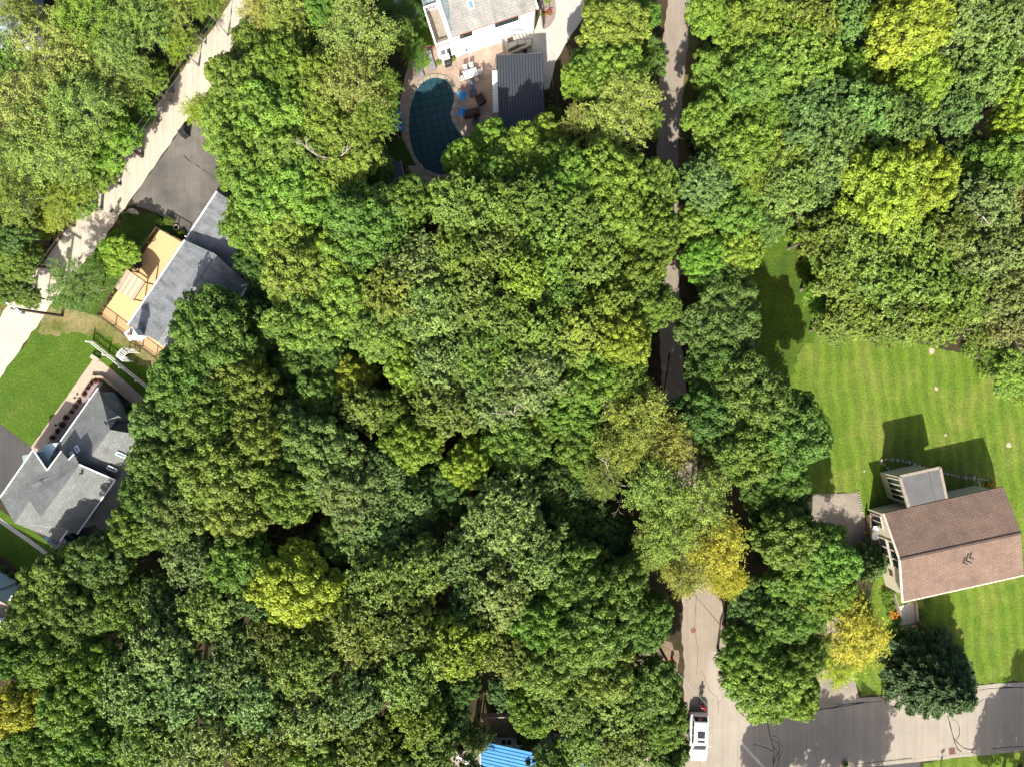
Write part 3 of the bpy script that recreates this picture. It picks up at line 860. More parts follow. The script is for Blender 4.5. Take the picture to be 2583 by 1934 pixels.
# ------------------------------------------------------------------ house with blue-grey roof and tan deck
H1 = thing('house', 'single-storey house with blue-grey shingle roof and tan deck', 'house', P(475, 770))
EZ, RZ = 3.9, 5.6
A, B, D_ = P(466, 606, EZ), P(628, 718, EZ), P(322, 820, EZ)
Cc = B + (D_ - A)
ra, rb = P(541, 640, RZ), None
rb = ra + (D_ - A)
roof_slope(H1, [A, D_, rb, ra], MT['roof_blue'])
roof_slope(H1, [Cc, B, ra, rb], MT['roof_blue'])
fascia(H1, A, D_, MT['white']); fascia(H1, Cc, B, MT['white'])
bar_between(MB(), ra + Vector((0, 0, .0)), rb, .3, .05).build('ridge_cap', MT['roof_blue'], H1)
ins = 0.35
def inset_quad(q, e):
    c = sum((Vector(p) for p in q), Vector()) / len(q)
    return [Vector(p) + (c - Vector(p)).normalized() * e for p in q]
q = inset_quad([A, D_, rb, Cc, B, ra], ins)
walls(H1, q, [EZ - .22, EZ - .22, RZ - .25, EZ - .22, EZ - .22, RZ - .25], MT['greyside'])
EXCL.append([tuple(p[:2]) for p in (A, D_, Cc, B)])
# garage wing
wz, wr = 2.9, 4.1
w1, w2 = P(547, 483, wz), P(470, 600, wz)
u1 = (B - A).normalized(); u1.z = 0
wd = (w2 - w1)
w1r, w2r = w1 + u1 * 3.3 + Vector((0, 0, wr - wz)), w2 + u1 * 3.3 + Vector((0, 0, wr - wz))
w1e, w2e = w1 + u1 * 6.6, w2 + u1 * 6.6
w2i, w2ri, w2ei = w2 + wd.normalized() * .5, w2r + wd.normalized() * .5, w2e + wd.normalized() * .5
roof_slope(H1, [w1, w2i, w2ri, w1r], MT['roof_blue'])
roof_slope(H1, [w2ei, w1e, w1r, w2ri], MT['roof_blue'])
fascia(H1, w1, w2, MT['white'])
q = inset_quad([w1, w2i, w2ri, w2ei, w1e, w1r], .3)
walls(H1, q, [wz - .2, wz - .2, wr - .25, wz - .2, wz - .2, wr - .25], MT['greyside'])
EXCL.append([tuple(p[:2]) for p in (w1, w2, w2e, w1e)])
zf = lift_plane((A, D_, ra))
# chimney
pc = P(352, 852, 0); pc = on_plane(353, 846, zf)
ch = MB().box((pc.x, pc.y, pc.z + .55), (.75, .75, 1.9), .62).build('chimney', MT['white'], H1)
MB().box((pc.x, pc.y, pc.z + 1.56), (.95, .95, .12), .62).build('cap', MT['offwhite'], ch)
MB().lathe([(.14, 0), (.14, .28), (.18, .28), (.18, .33)], (pc.x, pc.y, pc.z + 1.62), 10).build('flue', MT['rust'], ch)
zf2 = lift_plane((Cc, B, ra))
for x, y in ((484, 738), (530, 731)):
    p = on_plane(x, y, zf2)
    MB().lathe([(.06, -.1), (.06, .35), (.08, .36), (.08, .4)], p, 8).build('vent_pipe', MT['iron'], H1)
sk = [on_plane(x, y, zf2) for x, y in ((556, 719), (575, 731), (569, 740), (550, 728))]
skylight(H1, sk, MT['offwhite'])
# deck
DZ = 1.0
dk = [P(403, 577, DZ), P(468, 613, DZ), P(330, 812, DZ), P(440, 888, DZ), P(432, 930, DZ), P(253, 795, DZ)]
deck = MB().prism([p[:2] for p in dk], DZ - .14, DZ).build('deck', MT['deck'], H1)
for i in range(8):
    p = P(403, 577, 0).lerp(P(256, 793, 0), (i + .3) / 8)
    MB().box((p.x + .1, p.y - .1, (DZ - .14) / 2), (.14, .14, DZ - .14), .6).build('post', MT['wood'], deck)
EXCL.append([tuple(p[:2]) for p in dk])
railing(H1, P(404, 580, DZ), P(257, 792, DZ), mat=MT['bronze'], posts=1.7)
railing(H1, P(257, 795, DZ), P(430, 925, DZ), mat=MT['bronze'], posts=1.7)
railing(H1, P(404, 578, DZ), P(464, 612, DZ), mat=MT['iron'], posts=1.4)
# white bracket sign by the wing
MB().box(tuple(P(473, 600, 2.2)), (.5, .08, .35), -.6).build('vent_hood', MT['white'], H1)

# arched canopy on the deck
cq = [P(319, 677, 3.2), P(366, 711, 3.2), P(336, 757, 3.2), P(289, 725, 3.2)]
CP = thing('canopy', 'beige striped arched shade canopy standing on the tan deck', 'canopy', ((cq[0] + cq[2]) / 2).xy.to_3d() + Vector((0, 0, DZ)))
nsl = 9
for k in range(nsl):
    t0, t1 = k / nsl, (k + 1) / nsl
    def arch(t): return 0.34 * (1 - (2 * t - 1) ** 2)
    a0, b0 = cq[0].lerp(cq[1], t0), cq[3].lerp(cq[2], t0)
    a1, b1 = cq[0].lerp(cq[1], t1), cq[3].lerp(cq[2], t1)
    zz = Vector((0, 0, 1))
    MB().slab([a0 + zz * arch(t0), b0 + zz * arch(t0), b1 + zz * (arch(t1) - .035), a1 + zz * (arch(t1) - .035)], .02).build('canopy_strip', MT['beigecloth' if k % 2 else 'beigecloth2'], CP)
for p in cq:
    c = p + (((cq[0] + cq[2]) / 2) - p) * .06
    MB().box((c.x, c.y, (DZ + 3.2) / 2), (.1, .1, 3.2 - DZ), .65).build('post', MT['bronze'], CP)
for i in range(4):
    bar_between(MB(), cq[i] - Vector((0, 0, .14)), cq[(i + 1) % 4] - Vector((0, 0, .14)), .07, .1).build('beam', MT['bronze'], CP)

gp = P(357, 671, DZ)
gr = thing('kettle_grill', 'black covered kettle grill beside the beige canopy', 'grill', gp)
MB().lathe([(.12, .45), (.42, .62), (.46, .85), (.36, 1.06), (.14, 1.2), (.03, 1.23)], (0, 0, 0), 18).build('bowl', MT['black'], gr, world=False, smooth=True)
for k in range(3):
    t = k * 2.1
    MB().tube([(.3 * math.cos(t), .3 * math.sin(t), 0), (.2 * math.cos(t), .2 * math.sin(t), .6)], .025).build('leg', MT['iron'], gr, world=False)
MB().box((0, 0, 1.25), (.14, .04, .05)).build('handle', MT['chrome'], gr, world=False)

# white picket fence and garden arbour
FA, FB = P(236, 862), P(398, 992)
fen = thing('picket_fence', 'long white picket fence across the lawn below the tan deck', 'fence', (FA + FB) / 2)
dF = (FB - FA)
LF = dF.length
for z in (.25, .85):
    bar_between(MB(), FA + Vector((0, 0, z)), FB + Vector((0, 0, z)), .05, .09).build('rail', MT['white'], fen)
me_p = MB().box((0, 0, .57), (.075, .025, 1.10)).mesh('picket'); me_p.materials.append(MT['white'])
npk = int(LF / .23)
rzF = math.atan2(dF.y, dF.x)
for i in range(npk + 1):
    instance(me_p, 'picket', fen, FA + dF * (i / npk) + Vector((.025, .03, 0)) - fen.location, (0, 0, rzF))
for i in range(5):
    p = FA + dF * (i / 4)
    MB().box((p.x - .04, p.y - .05, .62), (.12, .12, 1.24), rzF).build('post', MT['white'], fen)
ac = P(338, 896)
arb = thing('garden_arbor', 'white arched garden arbour over the picket fence', 'arbor', ac, rzF + math.pi / 2)
for sx in (-.55, .55):
    for sy in (-.32, .32):
        MB().box((sx, sy, 1.0), (.08, .08, 2.0)).build('post', MT['white'], arb, world=False)
for sy in (-.32, .32):
    MB().tube([(.55 * math.cos(t), sy, 2.0 + .35 * math.sin(t)) for t in [k * math.pi / 8 for k in range(9)]], .035, 5).build('arch', MT['white'], arb, world=False)
for k in range(9):
    t = k * math.pi / 8
    MB().box((.55 * math.cos(t), 0, 2.02 + .36 * math.sin(t)), (.06, .8, .05)).build('slat', MT['white'], arb, world=False)
for sx in (-.55, .55):
    for k in range(5):
        MB().box((sx, 0, .4 + .33 * k), (.03, .56, .05)).build('slat', MT['white'], arb, world=False)

# ------------------------------------------------------------------ white house by the pool
g1, g2 = P(1150, 145), P(1348, 80)
dH = (g2 - g1).normalized()
nH = Vector((-dH.y, dH.x, 0))
rH = math.atan2(dH.y, dH.x)
H2 = thing('house', 'two-storey white house with light grey roof and balcony by the pool', 'house', g1 + dH * 4 + nH * 4)
WL = (g2 - g1).length
def h2(x, y, z=0): return g1 + dH * x + nH * y + Vector((0, 0, z))
walls(H2, [h2(0, 0), h2(WL, 0), h2(WL, 9), h2(0, 9)], 4.42, MT['white'])
EXCL.append([tuple(p[:2]) for p in (h2(0, 0), h2(WL, 0), h2(WL, 9), h2(0, 9))])
e1, e2 = h2(-.05, -.12, 4.5), h2(WL + .05, -.12, 4.5)
r1, r2 = h2(1.05, 4.5, 6.3), h2(WL - .2, 4.5, 6.3)
roof_slope(H2, [e1, e2, r2, r1], MT['roof_grey'])
roof_slope(H2, [h2(-.05, 9.1, 4.5), e1, r1], MT['roof_slate'])
roof_slope(H2, [h2(WL + .05, 9.1, 4.5), h2(-.05, 9.1, 4.5), r1, r2], MT['roof_grey'])
roof_slope(H2, [e2, h2(WL + .05, 9.1, 4.5), r2], MT['roof_grey'])
fascia(H2, e1, e2, MT['redbrick'], .06, .1)
fascia(H2, e2 + dH * .1, h2(WL + .15, 9.1, 4.5), MT['white'], .22, .14)
zf = lift_plane((e1, e2, r2))
skylight(H2, [on_plane(x, y, zf) for x, y in ((1178.5, 6), (1191, 2), (1197, 20), (1185, 26))])
def wall_window(x0, x1, z0, z1, n): return window(H2, h2(x0, 0), h2(x1, 0), z0, z1, n, MT['iron'])
wall_window(.75, 1.95, 3.45, 4.15, 3)
wall_window(4.35, 6.7, 3.45, 4.15, 4)
wall_window(5.35, 5.8, 2.2, 2.6, 1)
door = MB().box(h2(5.7, -.03, 1.9), (.9, .08, 1.9), rH).build('door', MT['offwhite'], H2)
MB().box(h2(5.95, -.09, 1.9), (.05, .05, .12), rH).build('handle', MT['chrome'], door)
MB().tube([h2(WL - .1, -.08, 0), h2(WL - .1, -.08, 4.3)], .05, 6).build('downspout', MT['iron'], H2)
for x, z in ((.9, 1.0),):
    lampb = MB().lathe([(.05, 0), (.09, .08), (.09, .2), (.03, .28)], h2(1.15, -.16, .9), 8).build('wall_lamp', MT['black'], H2)
# balcony wing
bl = H2
walls(H2, [h2(-1.7, .25), h2(-.002, .25), h2(-.002, 4.1), h2(-1.7, 4.1)], 2.3, MT['white'])
MB().prism([h2(-1.75, .2)[:2], h2(-.004, .2)[:2], h2(-.004, 4.15)[:2], h2(-1.75, 4.15)[:2]], 2.3, 2.42).build('balcony_floor', MT['greywood'], H2)
for a, b in (((-1.7, .25), (-.1, .25)), ((-1.7, .25), (-1.7, 4.1)), ((-1.7, 4.1), (-.1, 4.1))):
    mb = MB()
    bar_between(mb, h2(*a, 3.25), h2(*b, 3.25), .14, .07); bar_between(mb, h2(*a, 2.47), h2(*b, 2.47), .06, .06)
    rl = mb.build('balcony_rail', MT['white'], H2)
    n = int((Vector(b) - Vector(a)).length / .14)
    for i in range(n + 1):
        p = h2(*(Vector(a).lerp(Vector(b), i / n)), 2.88)
        MB().box(p, (.04, .04, .74), rH).build('baluster', MT['white'], rl)
MB().prism([h2(-.32, .2)[:2], h2(-.006, .2)[:2], h2(-.006, 9)[:2], h2(-.32, 9)[:2]], 2.42, 3.34).build('parapet', MT['white'], H2)
window(H2, h2(-1.45, .25), h2(-.3, .25), .25, 2.0, 2, MT['white'], t=.12, name='glass_door')
EXCL.append([tuple(p[:2]) for p in (h2(-1.8, 0), h2(0, 0), h2(0, 9), h2(-1.8, 9))])
# low grey roof in front of the balcony's far end
roof_slope(H2, [h2(-1.7, 4.3, 2.9), h2(-.34, 4.3, 2.9), h2(-.34, 8, 3.2), h2(-1.7, 8, 3.2)], MT['roof_slate'])
# stairs up to the side door
ST = thing('entrance_stair', 'grey steps with black rails up to the white house door', 'stairs', h2(6, -.8))
MB().prism([h2(5.2, -.02)[:2], h2(6.3, -.02)[:2], h2(6.3, -1.15)[:2], h2(5.2, -1.35)[:2]], 0, .95).build('landing', MT['concrete'], ST)
for k in range(4):
    MB().box(h2(6.3 + .2 + .4 * k, -.6, (.95 - .19 * (k + 1)) / 2), (.398, 1.05, .95 - .19 * (k + 1)), rH).build('step', MT['concrete'], ST)
MB().box(h2(5.75, -.5, .965), (.62, .42, .03), rH).build('door_mat', MT['wicker'], ST)
for y in (-.1, -1.12):
    rl = MB().tube([h2(6.0 if y > -.5 else 5.3, y, 1.85), h2(6.35, y, 1.85), h2(7.9, y, 1.05), h2(7.9, y, .25)], .03, 6).build('handrail', MT['iron'], ST)
    for xx, zz in ((6.0 if y > -.5 else 5.3, 1.85), (6.35, 1.85), (7.1, 1.45)):
        MB().tube([h2(xx, y, .2), h2(xx, y, zz)], .022, 5).build('post', MT['iron'], rl)
for i, x in enumerate([5.15 + .3 * k for k in range(9)]):
    MB().box(h2(x, -1.5 - .03 * (8 - i) + .12, .3 + .02 * (i % 3)), (.28, .26, .6 + .03 * (i % 2)), rH + .1 * (i % 2)).build('stone', MT['stone'], ST)
pt = thing('plant_pot', 'round black pot beside the grey entrance steps', 'pot', h2(6.9, -1.75))
MB().lathe([(.16, 0), (.22, .3), (.24, .32), (.2, .32), (.18, .26)], (0, 0, 0), 14).build('pot', MT['black'], pt, world=False)
# white deck box with black grill on its end
gb = thing('barbecue_grill', 'white cabinet barbecue with black hood by the glass doors', 'grill', P(1128, 158), rH)
MB().box((0, .12, .45), (.72, .62, .9)).build('cabinet', MT['white'], gb, world=False)
MB().box((0, -.36, .5), (.66, .3, 1.0)).build('hood', MT['black'], gb, world=False)
MB().tube([(-.25, -.54, .85), (.25, -.54, .85)], .02).build('handle', MT['chrome'], gb, world=False)
# iron rail by the flower bed
ir = thing('iron_fence', 'black iron rail between the white house and the flower bed', 'fence', P(1368, 50))
for a, b in (((1360, 5), (1368, 45)), ((1368, 45), (1371, 72))):
    railing(ir, P(*a), P(*b), 1.0, MT['iron'], 1.0, .3, 'rail_section')

# ------------------------------------------------------------------ pool house with dark standing-seam roof
pz = 3.0
k1, k2, k3 = P(1253.6, 140, pz), P(1367, 134.5, pz), P(1374, 318, pz + .35)
k4 = k1 + (k3 - k2)
H3 = thing('pool_house', 'pool house under a dark standing-seam metal roof', 'building', (k1 + k3) / 2 - Vector((0, 0, (k1.z + k3.z) / 2)))
npan = 16
for i in range(npan):
    a0, a1 = k1.lerp(k2, i / npan), k1.lerp(k2, (i + 1) / npan - .012 / npan)
    b0, b1 = k4.lerp(k3, i / npan), k4.lerp(k3, (i + 1) / npan - .012 / npan)
    MB().slab([a0, a1, b1, b0], .05).build('roof_panel', MT['metal_dark'], H3)
for i in range(npan + 1):
    bar_between(MB(), k1.lerp(k2, i / npan) + Vector((0, 0, -.02)), k4.lerp(k3, i / npan) + Vector((0, 0, -.02)), .07, .10).build('seam', MT['seam'], H3)
fascia(H3, k2, k3, MT['slate'], .12, .14); fascia(H3, k1, k4, MT['slate'], .06, .14); fascia(H3, k1, k2, MT['offwhite'], .06, .1)
q = inset_quad([k1, k2, k3, k4], .5)
walls(H3, q, [2.85, 2.85, 3.15, 3.15], MT['greyside'])
EXCL.append([tuple(p[:2]) for p in (k1, k2, k3, k4)])
# ribbed white awning along its patio side
aw = [P(1241, 178, 2.3), P(1258, 176, 2.55), P(1262, 285, 2.55), P(1243.5, 286, 2.3)]
nsl = 15
for i in range(nsl):
    t0, t1 = i / nsl, (i + .86) / nsl
    MB().slab([aw[0].lerp(aw[3], t0), aw[0].lerp(aw[3], t1), aw[1].lerp(aw[2], t1), aw[1].lerp(aw[2], t0)], .03).build('awning_slat', MT['offwhite'], H3)
for a, b in ((0, 3), (0, 1), (3, 2)):
    bar_between(MB(), aw[a] - Vector((0, 0, .1)), aw[b] - Vector((0, 0, .1)), .06, .1).build('awning_frame', MT['slate'], H3)
for i in range(3):
    p = aw[0].lerp(aw[3], i / 2)
    MB().tube([(p.x, p.y, 0), (p.x, p.y, p.z - .1)], .04, 6).build('awning_post', MT['slate'], H3)

# ------------------------------------------------------------------ grey-green complex house
H4 = thing('house', 'large house with many grey-green gables beside dark driveway', 'house', P(190, 1180))
a_, b_, c_, d_, e_, f_, g_, h_ = (P(83.5, 1134, 4.0), P(0, 1254, 4.0), P(36, 1318, 5.4), P(151, 1364, 3.6), P(170, 1337, 3.6), P(194, 1346, 4.6), P(290, 1210, 4.6), P(200, 1171, 6.6))
p_, q_ = P(104, 1303, 6.6), P(74, 1263, 5.4)
i_, j_, k_, l_ = P(187, 1145, 5.9), P(173, 1159, 5.7), P(155, 1137, 5.0), P(119, 1186, 5.0)
mg = MT['roof_green']
roof_slope(H4, [a_, b_, c_, q_, p_, h_, i_, j_, k_, l_], mg, .14)
roof_slope(H4, [f_, g_, h_, p_], mg, .14)
X_ = P(160, 1332, 3.9)
roof_slope(H4, [d_, e_, X_, q_, c_], mg, .14)
roof_slope(H4, [f_, p_, q_, X_], mg, .14)
for a, b in ((a_, b_), (f_, g_), (d_, e_), (g_, h_), (l_, k_), (a_, l_), (j_, i_)):
    fascia(H4, a, b, MT['white'], .12, .14)
walls(H4, inset_quad([a_, b_, p_ + Vector((-.6, -1, 0)), f_, g_, h_, l_], .35), [3.6, 3.6, 3.6, 4.1, 4.1, 5.2, 4.2], MT['blueside'])
walls(H4, inset_quad([q_, b_, c_, d_, e_], .4), [3.6, 3.5, 4.0, 3.2, 3.2], MT['blueside'])
# main block behind
m1, m2 = P(247.6, 978, 2.9), P(139, 1132, 2.9)
s1, s2 = P(277, 1083, 5.5), P(215, 1172, 5.5)
t1, t2 = P(425, 1110, 2.7), P(258, 1352, 2.7)
roof_slope(H4, [m1, m2, P(150, 1145, 3.2), s2, s1], mg, .14)
roof_slope(H4, [t1, t2, P(180, 1220, 5.3), s2, s1], mg, .14)
# NE hip facets and cross gables
gA, gAa, gAb = P(258, 1012, 4.2), P(268, 1003, 3.0), P(292, 1036, 3.0)
roof_slope(H4, [P(303, 1019, 3.0), P(268, 1000, 3.0), gA, P(292, 1036, 4.2)], MT['roof_green'], .1)
roof_slope(H4, [m1, s1, P(300, 1048, 4.4), gA], mg, .1)
gB = P(261, 1062, 5.2)
roof_slope(H4, [P(352, 1108, 3.1), P(330, 1064, 3.1), P(298, 1048, 4.7), gB, P(277, 1083, 5.2)], mg, .1)
roof_slope(H4, [t1, P(352, 1108, 3.0), s1], mg, .1)
for a, b in ((m1, m2), (t1, t2)):
    fascia(H4, a, b, MT['white'], .14, .14)
walls(H4, inset_quad([m1, m2, s2, t2, t1, s1], .45), [2.6, 2.6, 4.4, 2.4, 2.4, 4.4], MT['blueside'])
EXCL.append([tuple(p[:2]) for p in (m1, m2, t2, t1)]); EXCL.append([tuple(p[:2]) for p in (a_, b_, d_, f_, g_)])
walls(H4, [P(266, 1000), P(303, 1018), P(292, 1040), P(262, 1020)], 2.9, MT['blueside'])
window(H4, P(276, 1001), P(300, 1013), 1.0, 2.3, 2)
walls(H4, [P(335, 1062), P(358, 1102), P(330, 1110), P(305, 1060)], 2.95, MT['blueside'])
window(H4, P(336, 1060), P(347, 1078), 1.0, 2.3, 2)
# entrance porch
walls(H4, [P(113, 1140), P(150, 1132), P(140, 1165), P(118, 1180)], 3.3, MT['blueside'])
roof_slope(H4, [P(96, 1156, 3.0), P(112, 1120, 3.0), P(146, 1116, 3.4), P(118, 1172, 3.4)], MT['paleblue'], .08)
zf = lift_plane((t1, t2, s1))
for x, y in ((309, 1142), (286, 1177)):
    skylight(H4, [on_plane(x + dx, y + dy, zf) for dx, dy in ((-11, -4), (11, 6), (7, 12), (-15, 3))])
zf = lift_plane((m1, m2, s1))
skylight(H4, [on_plane(x, y, zf) for x, y in ((190, 1128), (196, 1122), (203, 1136), (197, 1141))])
skylight(H4, [on_plane(x, y, zf) for x, y in ((178, 1142), (183, 1138), (187, 1144), (182, 1149))])
p = on_plane(208, 1193, lift_plane((f_, g_, h_)))
MB().lathe([(.07, -.1), (.07, .35), (.1, .36), (.1, .42)], p, 8).build('vent_pipe', MT['iron'], H4)
sq = [on_plane(x, y, lift_plane((t1, t2, s1)), add=.15) for x, y in ((324, 1140), (338, 1130), (348, 1142), (336, 1156))]
MB().slab(sq, .05).build('roof_hatch', MT['white'], H4)
# low tan garden wall round the mulch bed
gw = thing('garden_wall', 'low tan block wall edging the dark mulch bed', 'wall', P(300, 985))
pts = [P(233, 950), P(262, 951), P(305, 985), P(352, 1026)]
for s in range(3):
    n = max(2, int((pts[s + 1] - pts[s]).length / .42))
    for i in range(n):
        a, b = pts[s].lerp(pts[s + 1], i / n), pts[s].lerp(pts[s + 1], (i + .94) / n)
        bar_between(MB(), a, b, .24, .42 + .03 * ((i * 7) % 3 - 1) * .5).build('block', MT['tanblock'], gw)

# ------------------------------------------------------------------ pale blue house at the frame's corner
H5 = thing('house', 'pale blue sided house with tan shingle roof', 'house', P(-10, 1540))
ez = 4.2
o1, o2 = P(-60, 1400), P(58, 1474)
walls(H5, [P(-60, 1400), P(46, 1466), P(30, 1500), P(-80, 1500)], 4.2, MT['paleblue'])
window(H5, P(4, 1430), P(30, 1449), 1.9, 3.2, 4)
window(H5, P(-22, 1420), P(-2, 1432), .3, 2.0, 2)
rf = [P(-80, 1470, 4.3), P(28, 1530, 4.3), P(66, 1565, 4.0), P(60, 1640, 4.0), P(-80, 1680, 6.0)]
roof_slope(H5, rf, MT['roof_tan'], .14)
walls(H5, inset_quad(rf[:4] + [P(-80, 1660, 4.0)], .4), [4.0, 4.0, 3.8, 3.8, 4.0], MT['paleblue'])
walls(H5, [P(16, 1530), P(52, 1556), P(40, 1575), P(10, 1560)], 4.1, MT['paleblue'], 3.0)
roof_slope(H5, [P(25, 1517, 4.6), P(34, 1504, 4.6), P(30, 1500, 4.8), P(20, 1512, 4.8)], MT['white'], .1, 'gable_trim')
dm = P(8, 1575, 5.0)
MB().prism([P(-30, 1565, 5)[:2], P(12, 1562, 5)[:2], P(24, 1574, 5)[:2], P(-4, 1598, 5)[:2], P(-30, 1600, 5)[:2]], 4.2, 5.3).build('dormer', MT['white'], H5)
EXCL.append(G([(-100, 1390), (62, 1470), (70, 1650), (-100, 1690)]))

# ------------------------------------------------------------------ brown-roofed house
EZ, RZ = 3.9, 5.15
nw, ne, sw, se = P(2228, 1294, EZ), P(2531.6, 1226, EZ), P(2276.5, 1518, EZ), P(2582, 1450, EZ)
wr_, er_ = P(2269, 1410, RZ), P(2576, 1344, RZ)
H6 = thing('house', 'beige house with long brown shingle roof and flat-roofed extension', 'house', ((nw + se) / 2).xy.to_3d())
roof_slope(H6, [ne, nw, wr_, er_], MT['roof_brown'], .14)
roof_slope(H6, [sw, se, er_, wr_], MT['roof_brown'], .14)
for a, b in ((nw, wr_), (wr_, sw)):
    fascia(H6, a, b, MT['beige'], .16, .16, 'bargeboard')
fascia(H6, sw, se, MT['beige'], .14, .13)
for i in range(10):
    p = sw.lerp(se, (i + .5) / 10)
    MB().box((p.x + .02, p.y - .04, p.z + .02), (.05, .2, .03), .22).build('gutter_strap', MT['wood'], H6)
bar_between(MB(), wr_, er_, .22, .04).build('ridge_cap', MT['roof_brown'], H6)
ex = (ne - nw).normalized(); ey = Vector((-ex.y, ex.x, 0))
wq = [nw + ex * .5 - ey * .4, wr_ + ex * .5, sw + ex * .5 + ey * .4, se - ex * .4 + ey * .4, er_ - ex * .4, ne - ex * .4 - ey * .4]
walls(H6, wq, [EZ - .15, RZ - .2, EZ - .15, EZ - .15, RZ - .2, EZ - .15], MT['beige'])
EXCL.append([tuple(p[:2]) for p in (nw, ne, se, sw)])
wA, wB = wq[0].xy.to_3d(), wq[2].xy.to_3d()
def hw(t): return wA.lerp(wB, t)
window(H6, hw(.33), hw(.66), 2.6, 4.0, 3, MT['beige'], t=.16, name='window')
window(H6, hw(.33), hw(.66), .9, 2.3, 3, MT['beige'], t=.16, name='window')
window(H6, hw(.75), hw(.80), 1.6, 2.2, 1, MT['wood'])
window(H6, hw(.05), hw(.2), .2, 2.2, 2, MT['beige'], t=.1, name='glass_door')
zf = lift_plane((sw, se, er_))
for x, y, hh in ((2437, 1413, .7), (2446, 1405, .45), (2430, 1418, .5)):
    p = on_plane(x, y, zf)
    MB().lathe([(.07, -.1), (.07, hh), (.11, hh + .01), (.11, hh + .07)], p, 8).build('vent_pipe', MT['slate'], H6)
# flat-roofed extension
fz = 4.2
x1, x2, x3, x4 = P(2269, 1201, fz), P(2371, 1178.5, fz), P(2387, 1256, fz), P(2292, 1278, fz)
MB().slab([x1, x2, x3, x4], .16).build('flat_roof', MT['roof_flat'], H6)
for a, b in ((x1, x2), (x2, x3), (x1, x4)):
    bar_between(MB(), a + Vector((0, 0, -.14)), b + Vector((0, 0, -.14)), .26, .2).build('roof_trim', MT['greywood'], H6)
bar_between(MB(), x1.lerp(x2, .71) + Vector((0, 0, -.05)), x4.lerp(x3, .71) + Vector((0, 0, -.05)), .03, .06).build('roof_seam', MT['black'], H6)
q = inset_quad([x1, x2, x3, x4], .3)
walls(H6, q, 4.0, MT['beige'])
window(H6, q[0].lerp(q[3], .12), q[0].lerp(q[3], .95), 1.2, 3.6, 4, MT['beige'], t=.12)
EXCL.append([tuple(p[:2]) for p in (x1, x2, x3, x4)])
# low lean-to / planter boards beside the extension
bd = [P(2237, 1210), P(2262, 1204), P(2278, 1270), P(2258, 1282)]
MB().prism([p[:2] for p in bd], 0, .18).build('side_deck', MT['greywood'], H6)
# side terrace on the driveway side
td = [P(2186, 1296), P(2222, 1306), P(2248, 1400), P(2220, 1408), P(2192, 1376)]
MB().prism([p[:2] for p in td], 0, .35).build('terrace', MT['tanblock'], H6)
for a, b in (((2186, 1298), (2190, 1372)), ((2190, 1372), (2246, 1396)), ((2204, 1360), (2246, 1376))):
    bar_between(MB(), P(*a, .35), P(*b, .35), .1, .75).build('terrace_rail', MT['wood'], H6)
# concrete pit with low wall at the back corner
cp = [P(2262, 1530), P(2305, 1516), P(2310, 1570), P(2268, 1578)]
MB().prism([p[:2] for p in cp], 0, .05).build('concrete_pad', MT['concrete'], H6)
for a, b in (((2305, 1514), (2311, 1574)), ((2311, 1576), (2266, 1582))):
    bar_between(MB(), P(*a), P(*b), .16, .5).build('pad_wall', MT['tanblock'], H6)
bar_between(MB(), P(2246, 1490), P(2262, 1545), .08, .9).build('stair_rail', MT['greywood'], H6)

# ------------------------------------------------------------------ blue-roofed house
H7 = thing('house', 'grey house with bright blue metal roof under the trees', 'house', (2.0, -38.0, 0))
bw, br_, be = -3.05, 1.9, 8.0
yN, yS = -35.0, -44.0
zw, zr = 3.5, 5.6
n = 26
for i in range(n):
    y0, y1 = yN - (yN - yS) * i / n, yN - (yN - yS) * (i + .97) / n
    MB().slab([(bw, y0, zw), (bw, y1, zw), (br_, y1, zr), (br_, y0, zr)], .05).build('roof_panel', MT['metal_blue'], H7)
    bar_between(MB(), (bw, y0, zw - .02), (br_, y0, zr - .02), .06, .07).build('seam', MT['metal_blue'], H7)
n = 18
for i in range(n):
    y0, y1 = yN - 1 - (yN - yS) * i / n, yN - 1 - (yN - yS) * (i + .97) / n
    MB().slab([(be, y0, 3.0), (be, y1, 3.0), (br_, y1, zr), (br_, y0, zr)], .05).build('roof_panel', MT['metal_blue'], H7)
bar_between(MB(), (bw - .06, yN, zw - .12), (bw - .06, yS, zw - .12), .12, .14).build('gutter', MT['offwhite'], H7)
MB().prism([(bw + .3, yN - .5), (br_, yN - .5), (be - .4, yN - 1.4), (be - .4, yS), (bw + .3, yS)], 0, [3.4, 5.3, 3.0, 3.0, 3.4]).build('wall', MT['paleblue'], H7)
window(H7, (.0, yN - .5), (-1.1, yN - .5), 2.3, 3.4, 2)
window(H7, (1.6, yN - .5), (.4, yN - .5), 2.3, 3.4, 2)
EXCL.append([(bw - 1, yN + 2.5), (be, yN + 2.5), (be, yS), (bw - 1, yS)])
DK = [(-3.0, yN - .52), (3.4, yN - .52), (3.4, -33.1), (-3.0, -33.1)]
nb = 11
for i in range(nb):
    y0 = -33.1 - (35.5 - 33.1) * i / nb
    MB().box((.2, y0 - .1, 1.75), (6.4, .195, .06)).build('deck_board', MT['wood'], H7)
railing(H7, (-3.0, -33.05, 1.8), (3.4, -33.05, 1.8), .95, MT['greywood'], 2.1, .2, thick=1.5)
for x in (-2.9, .2, 3.3):
    MB().box((x, -33.2, .88), (.14, .14, 1.76)).build('deck_post', MT['wood'], H7)
side = MB().prism(G([(1138, 1890), (1208, 1885), (1208, 1990), (1130, 1990)]), 0, .4).build('side_deck', MT['greywood'], H7)
